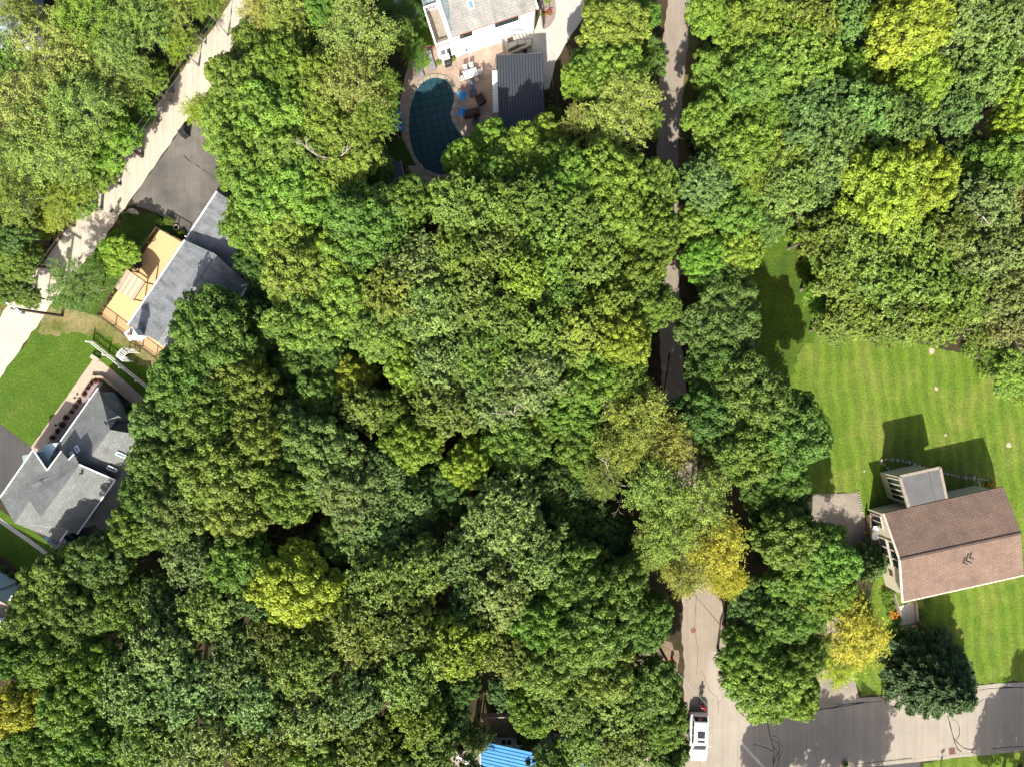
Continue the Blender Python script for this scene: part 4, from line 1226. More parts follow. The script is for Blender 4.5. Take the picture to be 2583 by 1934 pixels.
for i, (x, y) in enumerate(((1160, 1905), (1176, 1921))):
    c = thing('tub_chair', 'white round tub chair on the grey side deck', 'chair', P(x, y, .4), .6 * i, 'white tub chairs on the side deck')
    MB().lathe([(.26, 0), (.3, .38), (.3, .42), (.05, .42)], (0, 0, 0), 16).build('base', MT['white'], c, world=False)
    MB().tube([(.3 * math.cos(t), .3 * math.sin(t), .62) for t in [k * math.pi / 8 for k in range(9)]], .07, 6).build('backrest', MT['white'], c, world=False)

# ------------------------------------------------------------------ slate roof at the wood's far corner, dark shed by the flagstones
H8 = thing('house', 'house with blue-grey roof mostly hidden in the western wood', 'house', P(-30, 20))
q8 = [P(-150, -160, 4), P(40, -160, 4), P(58, 62, 4), P(40, 90, 4), P(-150, 90, 4)]
rA, rB = P(-50, -160, 6), P(-50, 20, 6)
roof_slope(H8, [q8[1], q8[2], rB, rA], MT['roof_slate'])
roof_slope(H8, [q8[2], q8[3], q8[4], rB], MT['roof_slate'])
roof_slope(H8, [q8[4], q8[0], rA, rB], MT['roof_slate'])
walls(H8, inset_quad(q8, .5), 3.8, MT['greyside'])
EXCL.append([tuple(p[:2]) for p in q8])
H9 = thing('shed', 'small dark-roofed shed between the pool and the wood', 'shed', P(1000, 445))
zz = 2.6
sh = [P(1010, 406, zz), P(1027, 478, zz), P(975, 490, zz + .3), P(960, 420, zz + .3)]
roof_slope(H9, sh, MT['metal_dark'])
fascia(H9, sh[0], sh[1], MT['offwhite'], .07, .12)
walls(H9, inset_quad(sh, .25), [2.4, 2.4, 2.7, 2.7], MT['greyside'])
EXCL.append([tuple(p[:2]) for p in sh])


# ------------------------------------------------------------------ the pool
POOL = [(1098, 199), (1126, 206), (1140.5, 226), (1145, 245), (1144, 257), (1138, 276), (1136, 292), (1143, 314), (1160, 339), (1173, 358), (1178, 377), (1177, 400), (1167, 421), (1148, 434), (1123, 440),
        (1098, 436), (1072, 424), (1055, 405), (1042, 377), (1035, 345), (1033.5, 314), (1035, 282.6), (1041.6, 257), (1054, 226), (1073, 207)]
pin = spline(G(POOL), 4, True)
def offset_loop(pts, d):
    n = len(pts); out = []
    for i in range(n):
        t = (pts[(i + 1) % n] - pts[i - 1]).normalized()
        out.append(pts[i] + Vector((t.y, -t.x)) * d)
    return out
ar = sum(pin[i].x * pin[(i + 1) % len(pin)].y - pin[(i + 1) % len(pin)].x * pin[i].y for i in range(len(pin)))
sg = 1 if ar > 0 else -1
pout = offset_loop(pin, sg * .46)
pcen = sum(pin, Vector((0, 0))) / len(pin)
EXCL.append([tuple(p) for p in pout])
pool = thing('swimming_pool', 'kidney-shaped swimming pool with pale stone coping', 'pool', (pcen.x, pcen.y, 0))
MB().prism([tuple(p) for p in pin], 0.016, 0.03).build('pool_basin', MT['cover'], pool)
# coping: one stone after another
per = [0.0]
for i in range(len(pin)): per.append(per[-1] + (pin[(i + 1) % len(pin)] - pin[i]).length)
def at(loop, s):
    s %= per[-1]
    for i in range(len(pin)):
        if per[i + 1] >= s:
            t = (s - per[i]) / (per[i + 1] - per[i])
            return loop[i].lerp(loop[(i + 1) % len(pin)], t)
nst = 30
for k in range(nst):
    s0, s1 = per[-1] * k / nst, per[-1] * (k + .975) / nst
    inn = [at(pin, s0 + (s1 - s0) * t) for t in (0, .5, 1)]
    o3 = [at(pout, s0 + (s1 - s0) * t) for t in (0, .5, 1)]
    MB().prism([tuple(p) for p in inn] + [tuple(p) for p in reversed(o3)], 0.0, 0.10 + random.uniform(-.006, .006)).build('coping_stone', MT['coping'], pool)
# safety cover with its strap grid
cov = thing('pool_cover', 'dark teal mesh safety cover stretched over the pool', 'pool cover', (pcen.x, pcen.y, 0))
cin = offset_loop(pin, sg * .04)
MB().prism([tuple(p) for p in cin], 0.05, 0.108).build('cover_sheet', MT['cover'], cov)
def clip_line(o, d, loop):
    ts = []
    n = len(loop)
    for i in range(n):
        a, b = loop[i], loop[(i + 1) % n]
        e = b - a
        den = d.x * e.y - d.y * e.x
        if abs(den) < 1e-9: continue
        t = ((a.x - o.x) * e.y - (a.y - o.y) * e.x) / den
        u = ((a.x - o.x) * d.y - (a.y - o.y) * d.x) / den
        if 0 <= u < 1: ts.append(t)
    ts.sort()
    return ts
ga = math.radians(11)
for dd, base in ((Vector((math.cos(ga), math.sin(ga))), 0.109), (Vector((-math.sin(ga), math.cos(ga))), 0.1135)):
    nn = Vector((-dd.y, dd.x))
    for k in range(-8, 9):
        o = pcen + nn * (k * .78)
        ts = clip_line(o, dd, cin)
        for i in range(0, len(ts) - 1, 2):
            if ts[i + 1] - ts[i] < .5: continue
            a, b = o + dd * ts[i], o + dd * ts[i + 1]
            bar_between(MB(), (a.x, a.y, base), (b.x, b.y, base), .05, .004).build('strap', MT['strap'], cov)
            for p, sgn in ((a, -1), (b, 1)):
                e = p + dd * sgn * .38
                bar_between(MB(), (p.x, p.y, .116), (e.x, e.y, .116), .035, .012).build('anchor_spring', MT['iron'], cov)

# flagstones and the little paver steps in the lawn
rf_ = random.Random(5)
fl = thing('flagstone_path', 'irregular pale flagstones laid below the pool', 'path', P(1085, 460))
cells = []
for gy in range(7):
    for gx in range(6):
        cells.append((1040 + gx * 14 + gy * 5 + rf_.uniform(-3, 3), 426 + gy * 12 + rf_.uniform(-3, 3)))
for x, y in cells:
    if x > 1075 + (y - 420) * .75 + 22 or x < 1036 + (y - 425) * .45: continue
    c = P(x, y)
    n = rf_.choice((4, 5, 5, 6)); r = rf_.uniform(.2, .31); t0 = rf_.uniform(0, 6)
    MB().prism([(c.x + r * rf_.uniform(.8, 1.15) * math.cos(t0 + 2 * math.pi * k / n), c.y + r * .8 * rf_.uniform(.8, 1.15) * math.sin(t0 + 2 * math.pi * k / n)) for k in range(n)], 0.0, .045 + rf_.uniform(0, .01)).build('flagstone', MT['flag'], fl)
stp = thing('stepping_stones', 'rows of pale paving slabs set in grass beside white house', 'path', P(1035, 25))
for (x, y, a, nx, ny) in ((1020, 14, -38, 6, 4), (1041, 30, -33, 3, 1), (1048, 38, -28, 3, 2), (1056, 50, -17, 3, 1)):
    c = P(x, y); ca, sa = math.cos(math.radians(-a)), math.sin(math.radians(-a))
    for i in range(nx):
        for j in range(ny):
            if nx == 6: u, v = (j - 1.5) * .33, (i - 2.5) * -.34
            else: u, v = (i - (nx - 1) / 2) * .33, (j - (ny - 1) / 2) * .28
            MB().box((c.x + u * ca - v * sa, c.y + u * sa + v * ca, .03), (.29, .25, .06), math.atan2(sa, ca)).build('slab', MT['flag'], stp)

# ------------------------------------------------------------------ patio furniture
def adirondack(x, y, rz, label):
    t = thing('adirondack_chair', label, 'chair', P(x, y), rz, 'blue adirondack chairs around the pool')
    for k in range(5):
        MB().box((.12 - .11 * k, 0, .36 - .03 * k), (.1, .5, .025)).build('seat_slat', MT['bluechair'], t, world=False)
    for k in range(5):
        y0 = (k - 2) * .105
        mb = MB(); mb.tube([(-.34, y0, .26), (-.62, y0 * 1.15, 1.0 - abs(k - 2) * .05)], .045, 4)
        mb.build('back_slat', MT['bluechair'], t, world=False)
    for s in (-1, 1):
        MB().box((-.08, s * .34, .56), (.72, .14, .03)).build('armrest', MT['bluechair'], t, world=False)
        MB().box((.22, s * .32, .28), (.09, .04, .54)).build('leg', MT['bluechair'], t, world=False)
        MB().tube([(.2, s * .27, .3), (-.5, s * .27, .04)], .04, 4).build('leg', MT['bluechair'], t, world=False)
adirondack(1163, 248, math.radians(200), 'bright blue adirondack chair at the upper waist of the pool')
adirondack(1161, 286, math.radians(160), 'bright blue adirondack chair beside the brown wicker sofa')
adirondack(1008, 296, math.radians(10), 'shaded blue adirondack chair under trees nearer the loungers')
adirondack(1013, 323, math.radians(-20), 'shaded blue adirondack chair under trees nearer the dark shed')

dt = thing('dining_table', 'rectangular pale patio dining table surrounded by chairs', 'table', P(1188, 194), rH)
MB().box((0, 0, .73), (1.45, .85, .04)).build('tabletop', MT['offwhite'], dt, world=False)
for sx in (-.62, .62):
    for sy in (-.34, .34):
        MB().box((sx, sy, .355), (.05, .05, .71)).build('leg', MT['iron'], dt, world=False)
def patio_chair(x, y, rz, label):
    t = thing('patio_chair', label, 'chair', P(x, y), rz, 'pale sling chairs around the dining table')
    MB().box((0, 0, .42), (.46, .46, .04)).build('seat', MT['offwhite'], t, world=False)
    MB().prism([(-.22, -.23), (-.26, -.23), (-.26, .23), (-.22, .23)], .44, .95).build('backrest', MT['offwhite'], t, world=False)
    for sy in (-.24, .24):
        for sx in (-.22, .2):
            MB().box((sx, sy, .205), (.03, .03, .41)).build('leg', MT['bronze'], t, world=False)
        MB().box((0, sy, .64), (.46, .04, .03)).build('armrest', MT['bronze'], t, world=False)
for i, (dx, dy, a) in enumerate(((-.35, .72, -90), (.32, .72, -90), (1.02, .05, 180), (-1.02, -.02, 0), (-.34, -.68, 90), (.42, -.68, 90))):
    p = P(1188, 194) + dH * dx + nH * dy
    pp = Vector((p.x, p.y))
    t = 'pale sling chair drawn up to the patio dining table'
    c = thing  # label shared: only their place around the table differs
    px, py = p.x * FPX / CAM_H + 1291.5, 967 - p.y * FPX / CAM_H
    patio_chair(px, py, rH + math.radians(a), t)

def umbrella(x, y, cloth, label, rz):
    t = thing('patio_umbrella', label, 'umbrella', P(x, y), rz)
    MB().box((0, 0, .06), (.78, .78, .12), 0, .92).build('base_plate', MT['slate'], t, world=False)
    MB().tube([(0, 0, .1), (0, 0, 2.75)], .03, 8).build('pole', MT['slate'], t, world=False)
    pr = [(.05, 1.0), (.2, 1.15), (.17, 1.6), (.12, 2.2), (.06, 2.6), (.03, 2.68)]
    mb = MB(); n = 14; b = 0
    for r, z in pr:
        for q in range(n):
            a = 2 * math.pi * q / n; rr = r * (1.0 if q % 2 else .62)
            mb.v.append((rr * math.cos(a), rr * math.sin(a), z))
    for i in range(len(pr) - 1):
        for q in range(n):
            mb.f.append((i * n + q, i * n + (q + 1) % n, (i + 1) * n + (q + 1) % n, (i + 1) * n + q))
    mb.build('canopy', cloth, t, world=False)
umbrella(1194, 237, MT['bluecloth'], 'folded light blue umbrella on square grey base by dining table', .15)
umbrella(1201, 309, MT['navy'], 'folded navy umbrella on square grey base by wicker sofa', .3)

def wicker(name, x, y, rz, w, label):
    t = thing(name, label, 'seat', P(x, y), rz)
    MB().box((0, 0, .2), (w, .74, .38)).build('seat', MT['wicker'], t, world=False)
    MB().box((0, -.36, .42), (w, .14, .82)).build('backrest', MT['wicker'], t, world=False)
    for s in (-1, 1):
        MB().box((s * (w / 2 - .06), .03, .33), (.14, .66, .62)).build('arm', MT['wicker'], t, world=False)
    MB().box((0, .06, .43), (w - .3, .58, .12)).build('cushion', MT['wicker'], t, world=False)
wicker('wicker_sofa', 1190, 288, math.radians(13), 1.6, 'dark brown wicker sofa facing the patio')
wicker('wicker_armchair', 1212, 256, math.radians(118), .95, 'dark brown wicker armchair near the pool house')

def lounger(x, y, rz, label):
    t = thing('sun_lounger', label, 'lounger', P(x, y), rz, 'grey sun loungers by the pool')
    MB().box((.35, 0, .33), (1.25, .6, .05)).build('seat', MT['grey'], t, world=False)
    mb = MB(); mb.slab([(-.27, -.3, .36), (-.27, .3, .36), (-.85, .3, .72), (-.85, -.3, .72)], .05)
    mb.build('backrest', MT['grey'], t, world=False)
    for sx in (-.15, .85):
        for sy in (-.27, .27):
            MB().box((sx, sy, .155), (.05, .05, .31)).build('leg', MT['iron'], t, world=False)
lounger(1087, 158, math.radians(-72), 'grey sun lounger standing in dappled light near the balcony')
lounger(1058, 176, math.radians(-75), 'grey sun lounger half hidden under the leaves')

# ------------------------------------------------------------------ the parked cars
def build_car(name, label, loc, rz, colour):
    t = thing(name, label, 'car', loc, rz)
    # lower body: rings across the car from rear to front
    st = [(-2.42, .74, .52, .96), (-2.38, .86, .42, 1.02), (-2.2, .93, .34, 1.05), (-1.6, .96, .30, 1.07), (-.6, .965, .28, 1.07), (.5, .965, .28, 1.06), (1.0, .96, .28, 1.06), (1.6, .95, .30, 1.02), (2.05, .92, .32, .96), (2.3, .84, .38, .88), (2.42, .68, .46, .76)]
    mb = MB(); n = 10
    for x, w, z0, z1 in st:
        zm = (z0 + z1) / 2 + .08
        ring = [(-w * .9, z0), (-w * .985, z0 + .12), (-w, zm), (-w * .965, z1 - .08), (-w * .86, z1), (w * .86, z1), (w * .965, z1 - .08), (w, zm), (w * .985, z0 + .12), (w * .9, z0)]
        for y, z in ring: mb.v.append((x, y, z))
    for i in range(len(st) - 1):
        for q in range(n):
            mb.f.append((i * n + q, (i + 1) * n + q, (i + 1) * n + (q + 1) % n, i * n + (q + 1) % n))
    mb.f.append(tuple(range(n))); mb.f.append(tuple((len(st) - 1) * n + q for q in reversed(range(n))))
    body = mb.build('body', MT['paint'], t, world=False)
    # greenhouse
    lo = [(-2.28, .84), (1.2, .84)]
    B4 = [(-2.3, -.80, 1.02), (1.22, -.78, 1.02), (1.22, .78, 1.02), (-2.3, .80, 1.02)]
    M4 = [(-1.95, -.69, 1.58), (.42, -.68, 1.58), (.42, .68, 1.58), (-1.95, .69, 1.58)]
    T4 = [(-1.72, -.60, 1.72), (.18, -.58, 1.72), (.18, .58, 1.72), (-1.72, .60, 1.72)]
    mb = MB()
    mb.v = B4 + M4 + T4
    for a in (0, 4):
        for q in range(4):
            mb.f.append((a + q, a + (q + 1) % 4, a + 4 + (q + 1) % 4, a + 4 + q))
    mb.f.append((8, 9, 10, 11))
    cab = mb.build('cabin', MT['paint'], t, world=False)
    def quad_on(pa, pb, pc, pd, name_, mat, out):
        c = [Vector(p) for p in (pa, pb, pc, pd)]
        nn = (c[1] - c[0]).cross(c[3] - c[0]).normalized()
        cen = sum(c, Vector()) / 4
        if nn.dot(cen - Vector((-.5, 0, 1.2))) < 0: nn = -nn
        m = MB(); f0 = [p + nn * out for p in c]; f1 = [p - nn * .02 for p in c]
        m.v = [tuple(p) for p in f0 + f1]
        m.f = [(0, 1, 2, 3), (7, 6, 5, 4)] + [(i, i + 4, (i + 1) % 4 + 4, (i + 1) % 4) for i in range(4)]
        return m.build(name_, mat, t, world=False)
    def mixp(a, b, u): return tuple(a[k] + (b[k] - a[k]) * u for k in range(3))
    def patch(b0, b1, t1, t0, u0, u1, v0, v1):
        def pt(u, v): return mixp(mixp(b0, b1, u), mixp(t0, t1, u), v)
        return pt(u0, v0), pt(u1, v0), pt(u1, v1), pt(u0, v1)
    quad_on(*patch(B4[1], B4[2], M4[2], M4[1], .06, .94, .08, .97), 'windshield', MT['carglass'], .012)
    quad_on(*patch(B4[3], B4[0], M4[0], M4[3], .07, .93, .25, .97), 'rear_window', MT['carglass'], .012)
    for s, (b0, b1, t1, t0) in ((-1, (B4[0], B4[1], M4[1], M4[0])), (1, (B4[2], B4[3], M4[3], M4[2]))):
        for u0, u1 in ((.06, .30), (.33, .58), (.61, .86)):
            quad_on(*patch(b0, b1, t1, t0, u0, u1, .18, .92), 'side_window', MT['carglass'], .010)
    for x0, x1 in ((-1.05, -.3), (-.12, .12)):
        MB().box(((x0 + x1) / 2, 0, 1.722), (x1 - x0, .78, .02)).build('sunroof', MT['carglass'], t, world=False)
    MB().box((-1.5, 0, 1.76), (.18, .03, .08), 0, .5).build('antenna', MT['black'], t, world=False)
    for s in (-1, 1):
        MB().box((-2.36, s * .74, .86), (.1, .24, .2)).build('tail_light', MT['redlens'], t, world=False)
        MB().box((2.28, s * .66, .74), (.16, .28, .13)).build('headlight', MT['chrome'], t, world=False)
        m = MB().box((.72, s * 1.06, 1.1), (.12, .22, .16), 0, .8).build('mirror', MT['paint'], t, world=False); m.color = colour
        MB().tube([(-1.6, s * .62, 1.745), (.1, s * .6, 1.745)], .018, 5).build('roof_rail', MT['chrome'], t, world=False)
        for x in (-1.45, 1.42):
            w = MB(); prof = [(.2, -.11), (.33, -.11), (.36, -.07), (.36, .07), (.33, .11), (.2, .11)]
            nn = 18
            for r, yy in prof:
                for q in range(nn):
                    a = 2 * math.pi * q / nn
                    w.v.append((x + r * math.cos(a), s * .87 + yy, .36 + r * math.sin(a)))
            for i in range(len(prof) - 1):
                for q in range(nn): w.f.append((i * nn + q, i * nn + (q + 1) % nn, (i + 1) * nn + (q + 1) % nn, (i + 1) * nn + q))
            wo = w.build('wheel', MT['rubber'], t, world=False)
            r2_ = MB().tube([(x, s * .79, .36), (x, s * .95, .36)], .21, 14)
            r2_.build('rim', MT['chrome'], wo, world=False)
    for o_, wd_ in ((body, .07), (cab, .09)):
        bv = o_.modifiers.new('bevel', 'BEVEL'); bv.width = wd_; bv.segments = 3; bv.limit_method = 'ANGLE'; bv.angle_limit = math.radians(25)
        o_.data.shade_smooth()
    body.color = colour; cab.color = colour
    return t
build_car('parked_car', 'white sport utility car with two sunroof panels parked in the lane', P(1757, 1848), math.radians(-92), (.80, .80, .79, 1))
build_car('parked_car', 'dark car tucked beside the grey-green house under a maple', P(182, 1364), math.radians(-38), (.02, .045, .05, 1))

# ------------------------------------------------------------------ the person behind the white car
def skin_figure(name, verts, edges, radii, mat, parent, root=0):
    me = bpy.data.meshes.new(name)
    me.from_pydata(verts, edges, [])
    o = bpy.data.objects.new(name, me)
    C.objects.link(o); o.parent = parent
    me.materials.append(mat)
    md = o.modifiers.new('skin', 'SKIN'); md.use_smooth_shade = True
    for i, r in enumerate(radii):
        me.skin_vertices[0].data[i].radius = (r, r) if not isinstance(r, tuple) else r
    me.skin_vertices[0].data[root].use_root = True
    o.modifiers.new('sub', 'SUBSURF').levels = 1
    o.modifiers['sub'].render_levels = 2
    return o
pf = P(1765.5, 1768)
per_ = thing('person', 'person in a red shirt standing behind the white car holding a controller', 'person', pf, math.radians(100))
V, E, R = [], [], []
def vtx(p, r, link=None):
    V.append(p); R.append(r)
    if link is not None: E.append((link, len(V) - 1))
    return len(V) - 1
pel = vtx((0, 0, .95), (.15, .12)); wa = vtx((0, 0, 1.12), (.14, .11), pel); chs = vtx((0, 0, 1.33), (.17, .12), wa); nk = vtx((0.01, 0, 1.47), .06, chs)
hd0 = vtx((.03, 0, 1.56), (.085, .095), nk); hd = vtx((.04, 0, 1.67), (.09, .1), hd0); vtx((.03, 0, 1.75), (.05, .06), hd); vtx((.13, 0, 1.63), .02, hd0)
for s in (-1, 1):
    hp = vtx((0, s * .1, .9), .095, pel); kn = vtx((.03, s * .12, .5), .065, hp); an = vtx((-.02, s * .13, .09), .042, kn); vtx((.16, s * .15, .04), .04, an)
    shd = vtx((0, s * .2, 1.4), .065, chs); el = vtx((.05, s * .27, 1.12), .045, shd); wrs = vtx((.27, s * .13, 1.08), .03, el); hn = vtx((.34, s * .1, 1.09), .032, wrs)
    for q in range(4):
        f1 = vtx((.385, s * (.085 + .0) + (q - 1.5) * .02, 1.10), .009, hn); vtx((.42 - .006 * abs(q - 1), s * .085 + (q - 1.5) * .021 - s * .01, 1.085), .008, f1)
    th = vtx((.35, s * .065, 1.115), .01, hn); vtx((.385, s * .04, 1.125), .009, th)
skin_figure('body', V, E, R, MT['skin'], per_)
sv, se_, sr = [(0, 0, .98), (0, 0, 1.12), (0, 0, 1.34), (0, 0, 1.44)], [(0, 1), (1, 2), (2, 3)], [(.175, .14), (.165, .13), (.2, .145), .08]
for s in (-1, 1):
    sv += [(0, s * .2, 1.4), (.035, s * .25, 1.2)]; sr += [.085, .07]; k = len(sv); se_ += [(2, k - 2), (k - 2, k - 1)]
skin_figure('shirt', sv, se_, sr, MT['shirt'], per_)
tv, te, tr_ = [(0, 0, .97)], [], [(.175, .14)]
for s in (-1, 1):
    tv += [(0, s * .1, .88), (.03, s * .12, .5), (-.02, s * .13, .14)]; tr_ += [.115, .085, .065]; k = len(tv); te += [(0, k - 3), (k - 3, k - 2), (k - 2, k - 1)]
skin_figure('trousers', tv, te, tr_, MT['denim'], per_)
MB().lathe([(.03, 0.0), (.105, .0), (.11, .05), (.085, .11), (.03, .14)], (.02, 0, 1.665), 14).build('cap', MT['shirt'], per_, world=False, smooth=True)
ctl = thing('remote_controller', 'small dark controller held by the person in red', 'controller', pf + Vector((math.cos(math.radians(100)) * .37, math.sin(math.radians(100)) * .37, 1.09)), math.radians(100))
MB().box((0, 0, 0), (.11, .19, .035)).build('body', MT['black'], ctl, world=False)
MB().box((.06, 0, .05), (.02, .16, .1)).build('screen', MT['carglass'], ctl, world=False)
for s in (-1, 1): MB().tube([(-.02, s * .06, .015), (-.02, s * .06, .045)], .008, 6).build('stick', MT['chrome'], ctl, world=False)

# ------------------------------------------------------------------ poles, wires and street things
def utility_pole(x, y, h, rz, label, arm=1.7, armmat='white'):
    t = thing('utility_pole', label, 'pole', P(x, y), rz)
    MB().tube([(0, 0, -.1), (0, 0, h)], .17, 10, .11).build('pole', MT['pole'], t, world=False)
    if arm:
        MB().box((.14, 0, h - .12), (.12, arm, .14)).build('crossarm', MT[armmat], t, world=False)
        for k in (-.75, -.3, .3, .75):
            MB().lathe([(.04, 0), (.05, .06), (.03, .1), (.045, .14)], (.14, k * arm / 1.7, h - .04), 8).build('insulator', MT['greenpl'], t, world=False)
        MB().lathe([(.22, -.4), (.24, -.38), (.24, .3), (.16, .36)], (-.32, .1, h - 1.5), 12).build('transformer', MT['greyside'], t, world=False)
        MB().tube([(0, 0, h - 2.6), (.35, .2, h - 2.4), (.5, .3, h - 2.55)], .03, 5).build('bracket', MT['iron'], t, world=False)
    return t
utility_pole(157, 797, 7.3, math.radians(57), 'wooden utility pole with white crossarm beside the pale diagonal road')
utility_pole(1645, 1598, 7.2, 0, 'bare utility pole beside the lane by the dead grey shrub', 0)
def wire(name, a, b, sag, label, group, r=.012):
    a, b = Vector(a), Vector(b)
    pts = [a.lerp(b, t / 12) - Vector((0, 0, sag * 4 * (t / 12) * (1 - t / 12))) for t in range(13)]
    o = MB().tube(pts, r, 5).build(name, MT['wire'])
    tag(o, label, 'wire', group)
ptop = P(1684, 1668, 7.1)
for k in range(2):
    wire('overhead_wire', ptop + Vector((0, 0, -.1 * k)), P(1955 + 6 * k, 1970, 6.6) , .25, 'pale overhead wire stretched from the bare pole above the white car', 'wires above the lane', .013)
pt2 = P(33, 778, 7.1)
for dx in (-.5, .5):
    wire('overhead_wire', pt2 + Vector((dx * .55, dx * -.83, .05)), P(640 + 8 * dx, -105, 7.2), .3, 'thin overhead wire running along the pale diagonal road', 'wires along the diagonal road', .005)
hy = thing('fire_hydrant', 'small red hydrant at the lane edge below the dead shrub', 'hydrant', P(1694, 1660))
MB().lathe([(.17, 0), (.17, .05), (.12, .08), (.12, .5), (.16, .52), (.15, .6), (.06, .7), (.03, .74)], (0, 0, 0), 14).build('barrel', MT['redpaint'], hy, world=False)
for a in (0, 2.1, 4.2):
    MB().tube([(.1 * math.cos(a), .1 * math.sin(a), .42), (.2 * math.cos(a), .2 * math.sin(a), .42)], .055, 8).build('outlet', MT['redpaint'], hy, world=False)
mh = thing('manhole_cover', 'round cast iron manhole cover in the lane', 'manhole', P(1749, 1589))
MB().lathe([(.30, 0), (.30, .034), (.27, .034)], (0, 0, 0), 24).build('ring', MT['rust'], mh, world=False)
MB().lathe([(.25, .0), (.25, .032)], (0, 0, 0), 20).build('lid', MT['slate'], mh, world=False)
for k in range(6):
    a = k * math.pi / 6
    MB().box((0, 0, .038), (.5, .03, .012), a).build('rib', MT['rust'], mh, world=False)
def grate(x, y, rz, label, m):
    t = thing('storm_drain', label, 'drain', P(x, y), rz)
    for s in (-1, 1):
        MB().box((0, s * .32, .03), (.68, .06, .03)).build('frame_bar', MT[m], t, world=False)
        MB().box((s * .31, 0, .031), (.06, .58, .03)).build('frame_bar', MT[m], t, world=False)
    for k in range(6):
        MB().box((-.25 + .1 * k, 0, .03), (.045, .58, .026)).build('bar', MT[m], t, world=False)
    MB().box((0, 0, .024), (.6, .6, .006)).build('pit', MT['black'], t, world=False)
grate(2401, 1893, .1, 'rusty red storm drain grate at the street edge', 'rust')
grate(1700, 430, 0, 'dark storm drain grate in the shaded lane', 'bronze')
def mailbox(x, y, rz, label):
    t = thing('mailbox', label, 'mailbox', P(x, y), rz)
    MB().box((0, 0, .5), (.09, .09, 1.0)).build('post', MT['wood'], t, world=False)
    mb = MB()
    pr = [(-.1, 1.0), (-.1, 1.14), (-.07, 1.21), (0, 1.24), (.07, 1.21), (.1, 1.14), (.1, 1.0)]
    for xx in (-.24, .24): mb.v += [(xx, y_, z_) for y_, z_ in pr]
    k = len(pr)
    mb.f = [tuple(reversed(range(k))), tuple(range(k, 2 * k))] + [(i, (i + 1) % k, k + (i + 1) % k, k + i) for i in range(k)]
    mb.build('box', MT['black'], t, world=False)
    MB().box((.05, .115, 1.2), (.03, .02, .18)).build('flag', MT['redpaint'], t, world=False)
mailbox(2222, 1757, 1.9, 'black mailbox on a post by the spruce')
mailbox(297, 538, .9, 'black mailbox at the corner of the dark driveway')
sp = thing('sign_post', 'thin post with small plate at the street verge', 'sign', P(2372, 1937), .4)
MB().tube([(0, 0, 0), (0, 0, 1.75)], .035, 6).build('post', MT['iron'], sp, world=False)
MB().box((0, 0, 1.6), (.4, .04, .3)).build('plate', MT['offwhite'], sp, world=False)
MB().box((0, .05, .9), (.2, .12, .25)).build('reflector', MT['redpaint'], sp, world=False)
bn = thing('trash_bin', 'black wheeled bin at the edge of the dark driveway', 'bin', P(470, 342), .6)
MB().box((0, 0, .5), (.55, .6, .95), 0, 1.12).build('body', MT['black'], bn, world=False)
MB().box((0, 0, 1.0), (.64, .7, .07)).build('lid', MT['black'], bn, world=False)
for s in (-1, 1): MB().tube([(s * .3, -.28, .1), (s * .24, -.28, .1)], .1, 10).build('wheel', MT['rubber'], bn, world=False)
rg = thing('tyre_planter', 'pale ring planter between the tan deck and dark driveway', 'planter', P(446, 575))
MB().lathe([(.32, 0), (.34, .12), (.30, .2), (.22, .2), (.2, .1)], (0, 0, 0), 20).build('ring', MT['stone'], rg, world=False)
MB().lathe([(.2, 0), (.2, .1)], (0, 0, 0), 14).build('soil', MT['soil'], rg, world=False)
# terrace things of the brown house
def round_table(x, y, r, label, z=.35):
    t = thing('round_table', label, 'table', P(x, y, z))
    MB().lathe([(r, .66), (r + .02, .68), (r, .7)], (0, 0, 0), 24).build('tabletop', MT['white'], t, world=False)
    MB().tube([(0, 0, 0), (0, 0, .67)], .05, 8).build('leg', MT['white'], t, world=False)
    MB().lathe([(.24, 0), (.2, .04)], (0, 0, 0), 14).build('base', MT['white'], t, world=False)
round_table(2199, 1347, .42, 'larger round white table on the terrace beside the driveway')
round_table(2199, 1330, .3, 'smaller round white table on the terrace beside the driveway')
cn = thing('toy', 'small yellow and black bucket on the worn driveway', 'bucket', P(2180, 1341))
MB().lathe([(.1, 0), (.15, .25), (.16, .26), (.14, .26), (.1, .05)], (0, 0, 0), 12).build('bucket', MT['yellowpl'], cn, world=False)
MB().tube([(.14, 0, .25), (0, .0, .4), (-.14, 0, .25)], .012, 5).build('handle', MT['black'], cn, world=False)
cg = thing('covered_grill', 'grey covered grill against the beige house wall', 'grill', P(2206, 1404), .2)
MB().box((0, 0, .5), (.55, 1.2, 1.0), 0, .8).build('cover', MT['slate'], cg, world=False)
MB().box((0, .35, 1.02), (.4, .4, .08), 0, .8).build('lid', MT['grey'], cg, world=False)
for s in (-1, 1): MB().tube([(.2, s * .5, .08), (.28, s * .5, .08)], .09, 10).build('wheel', MT['rubber'], cg, world=False)
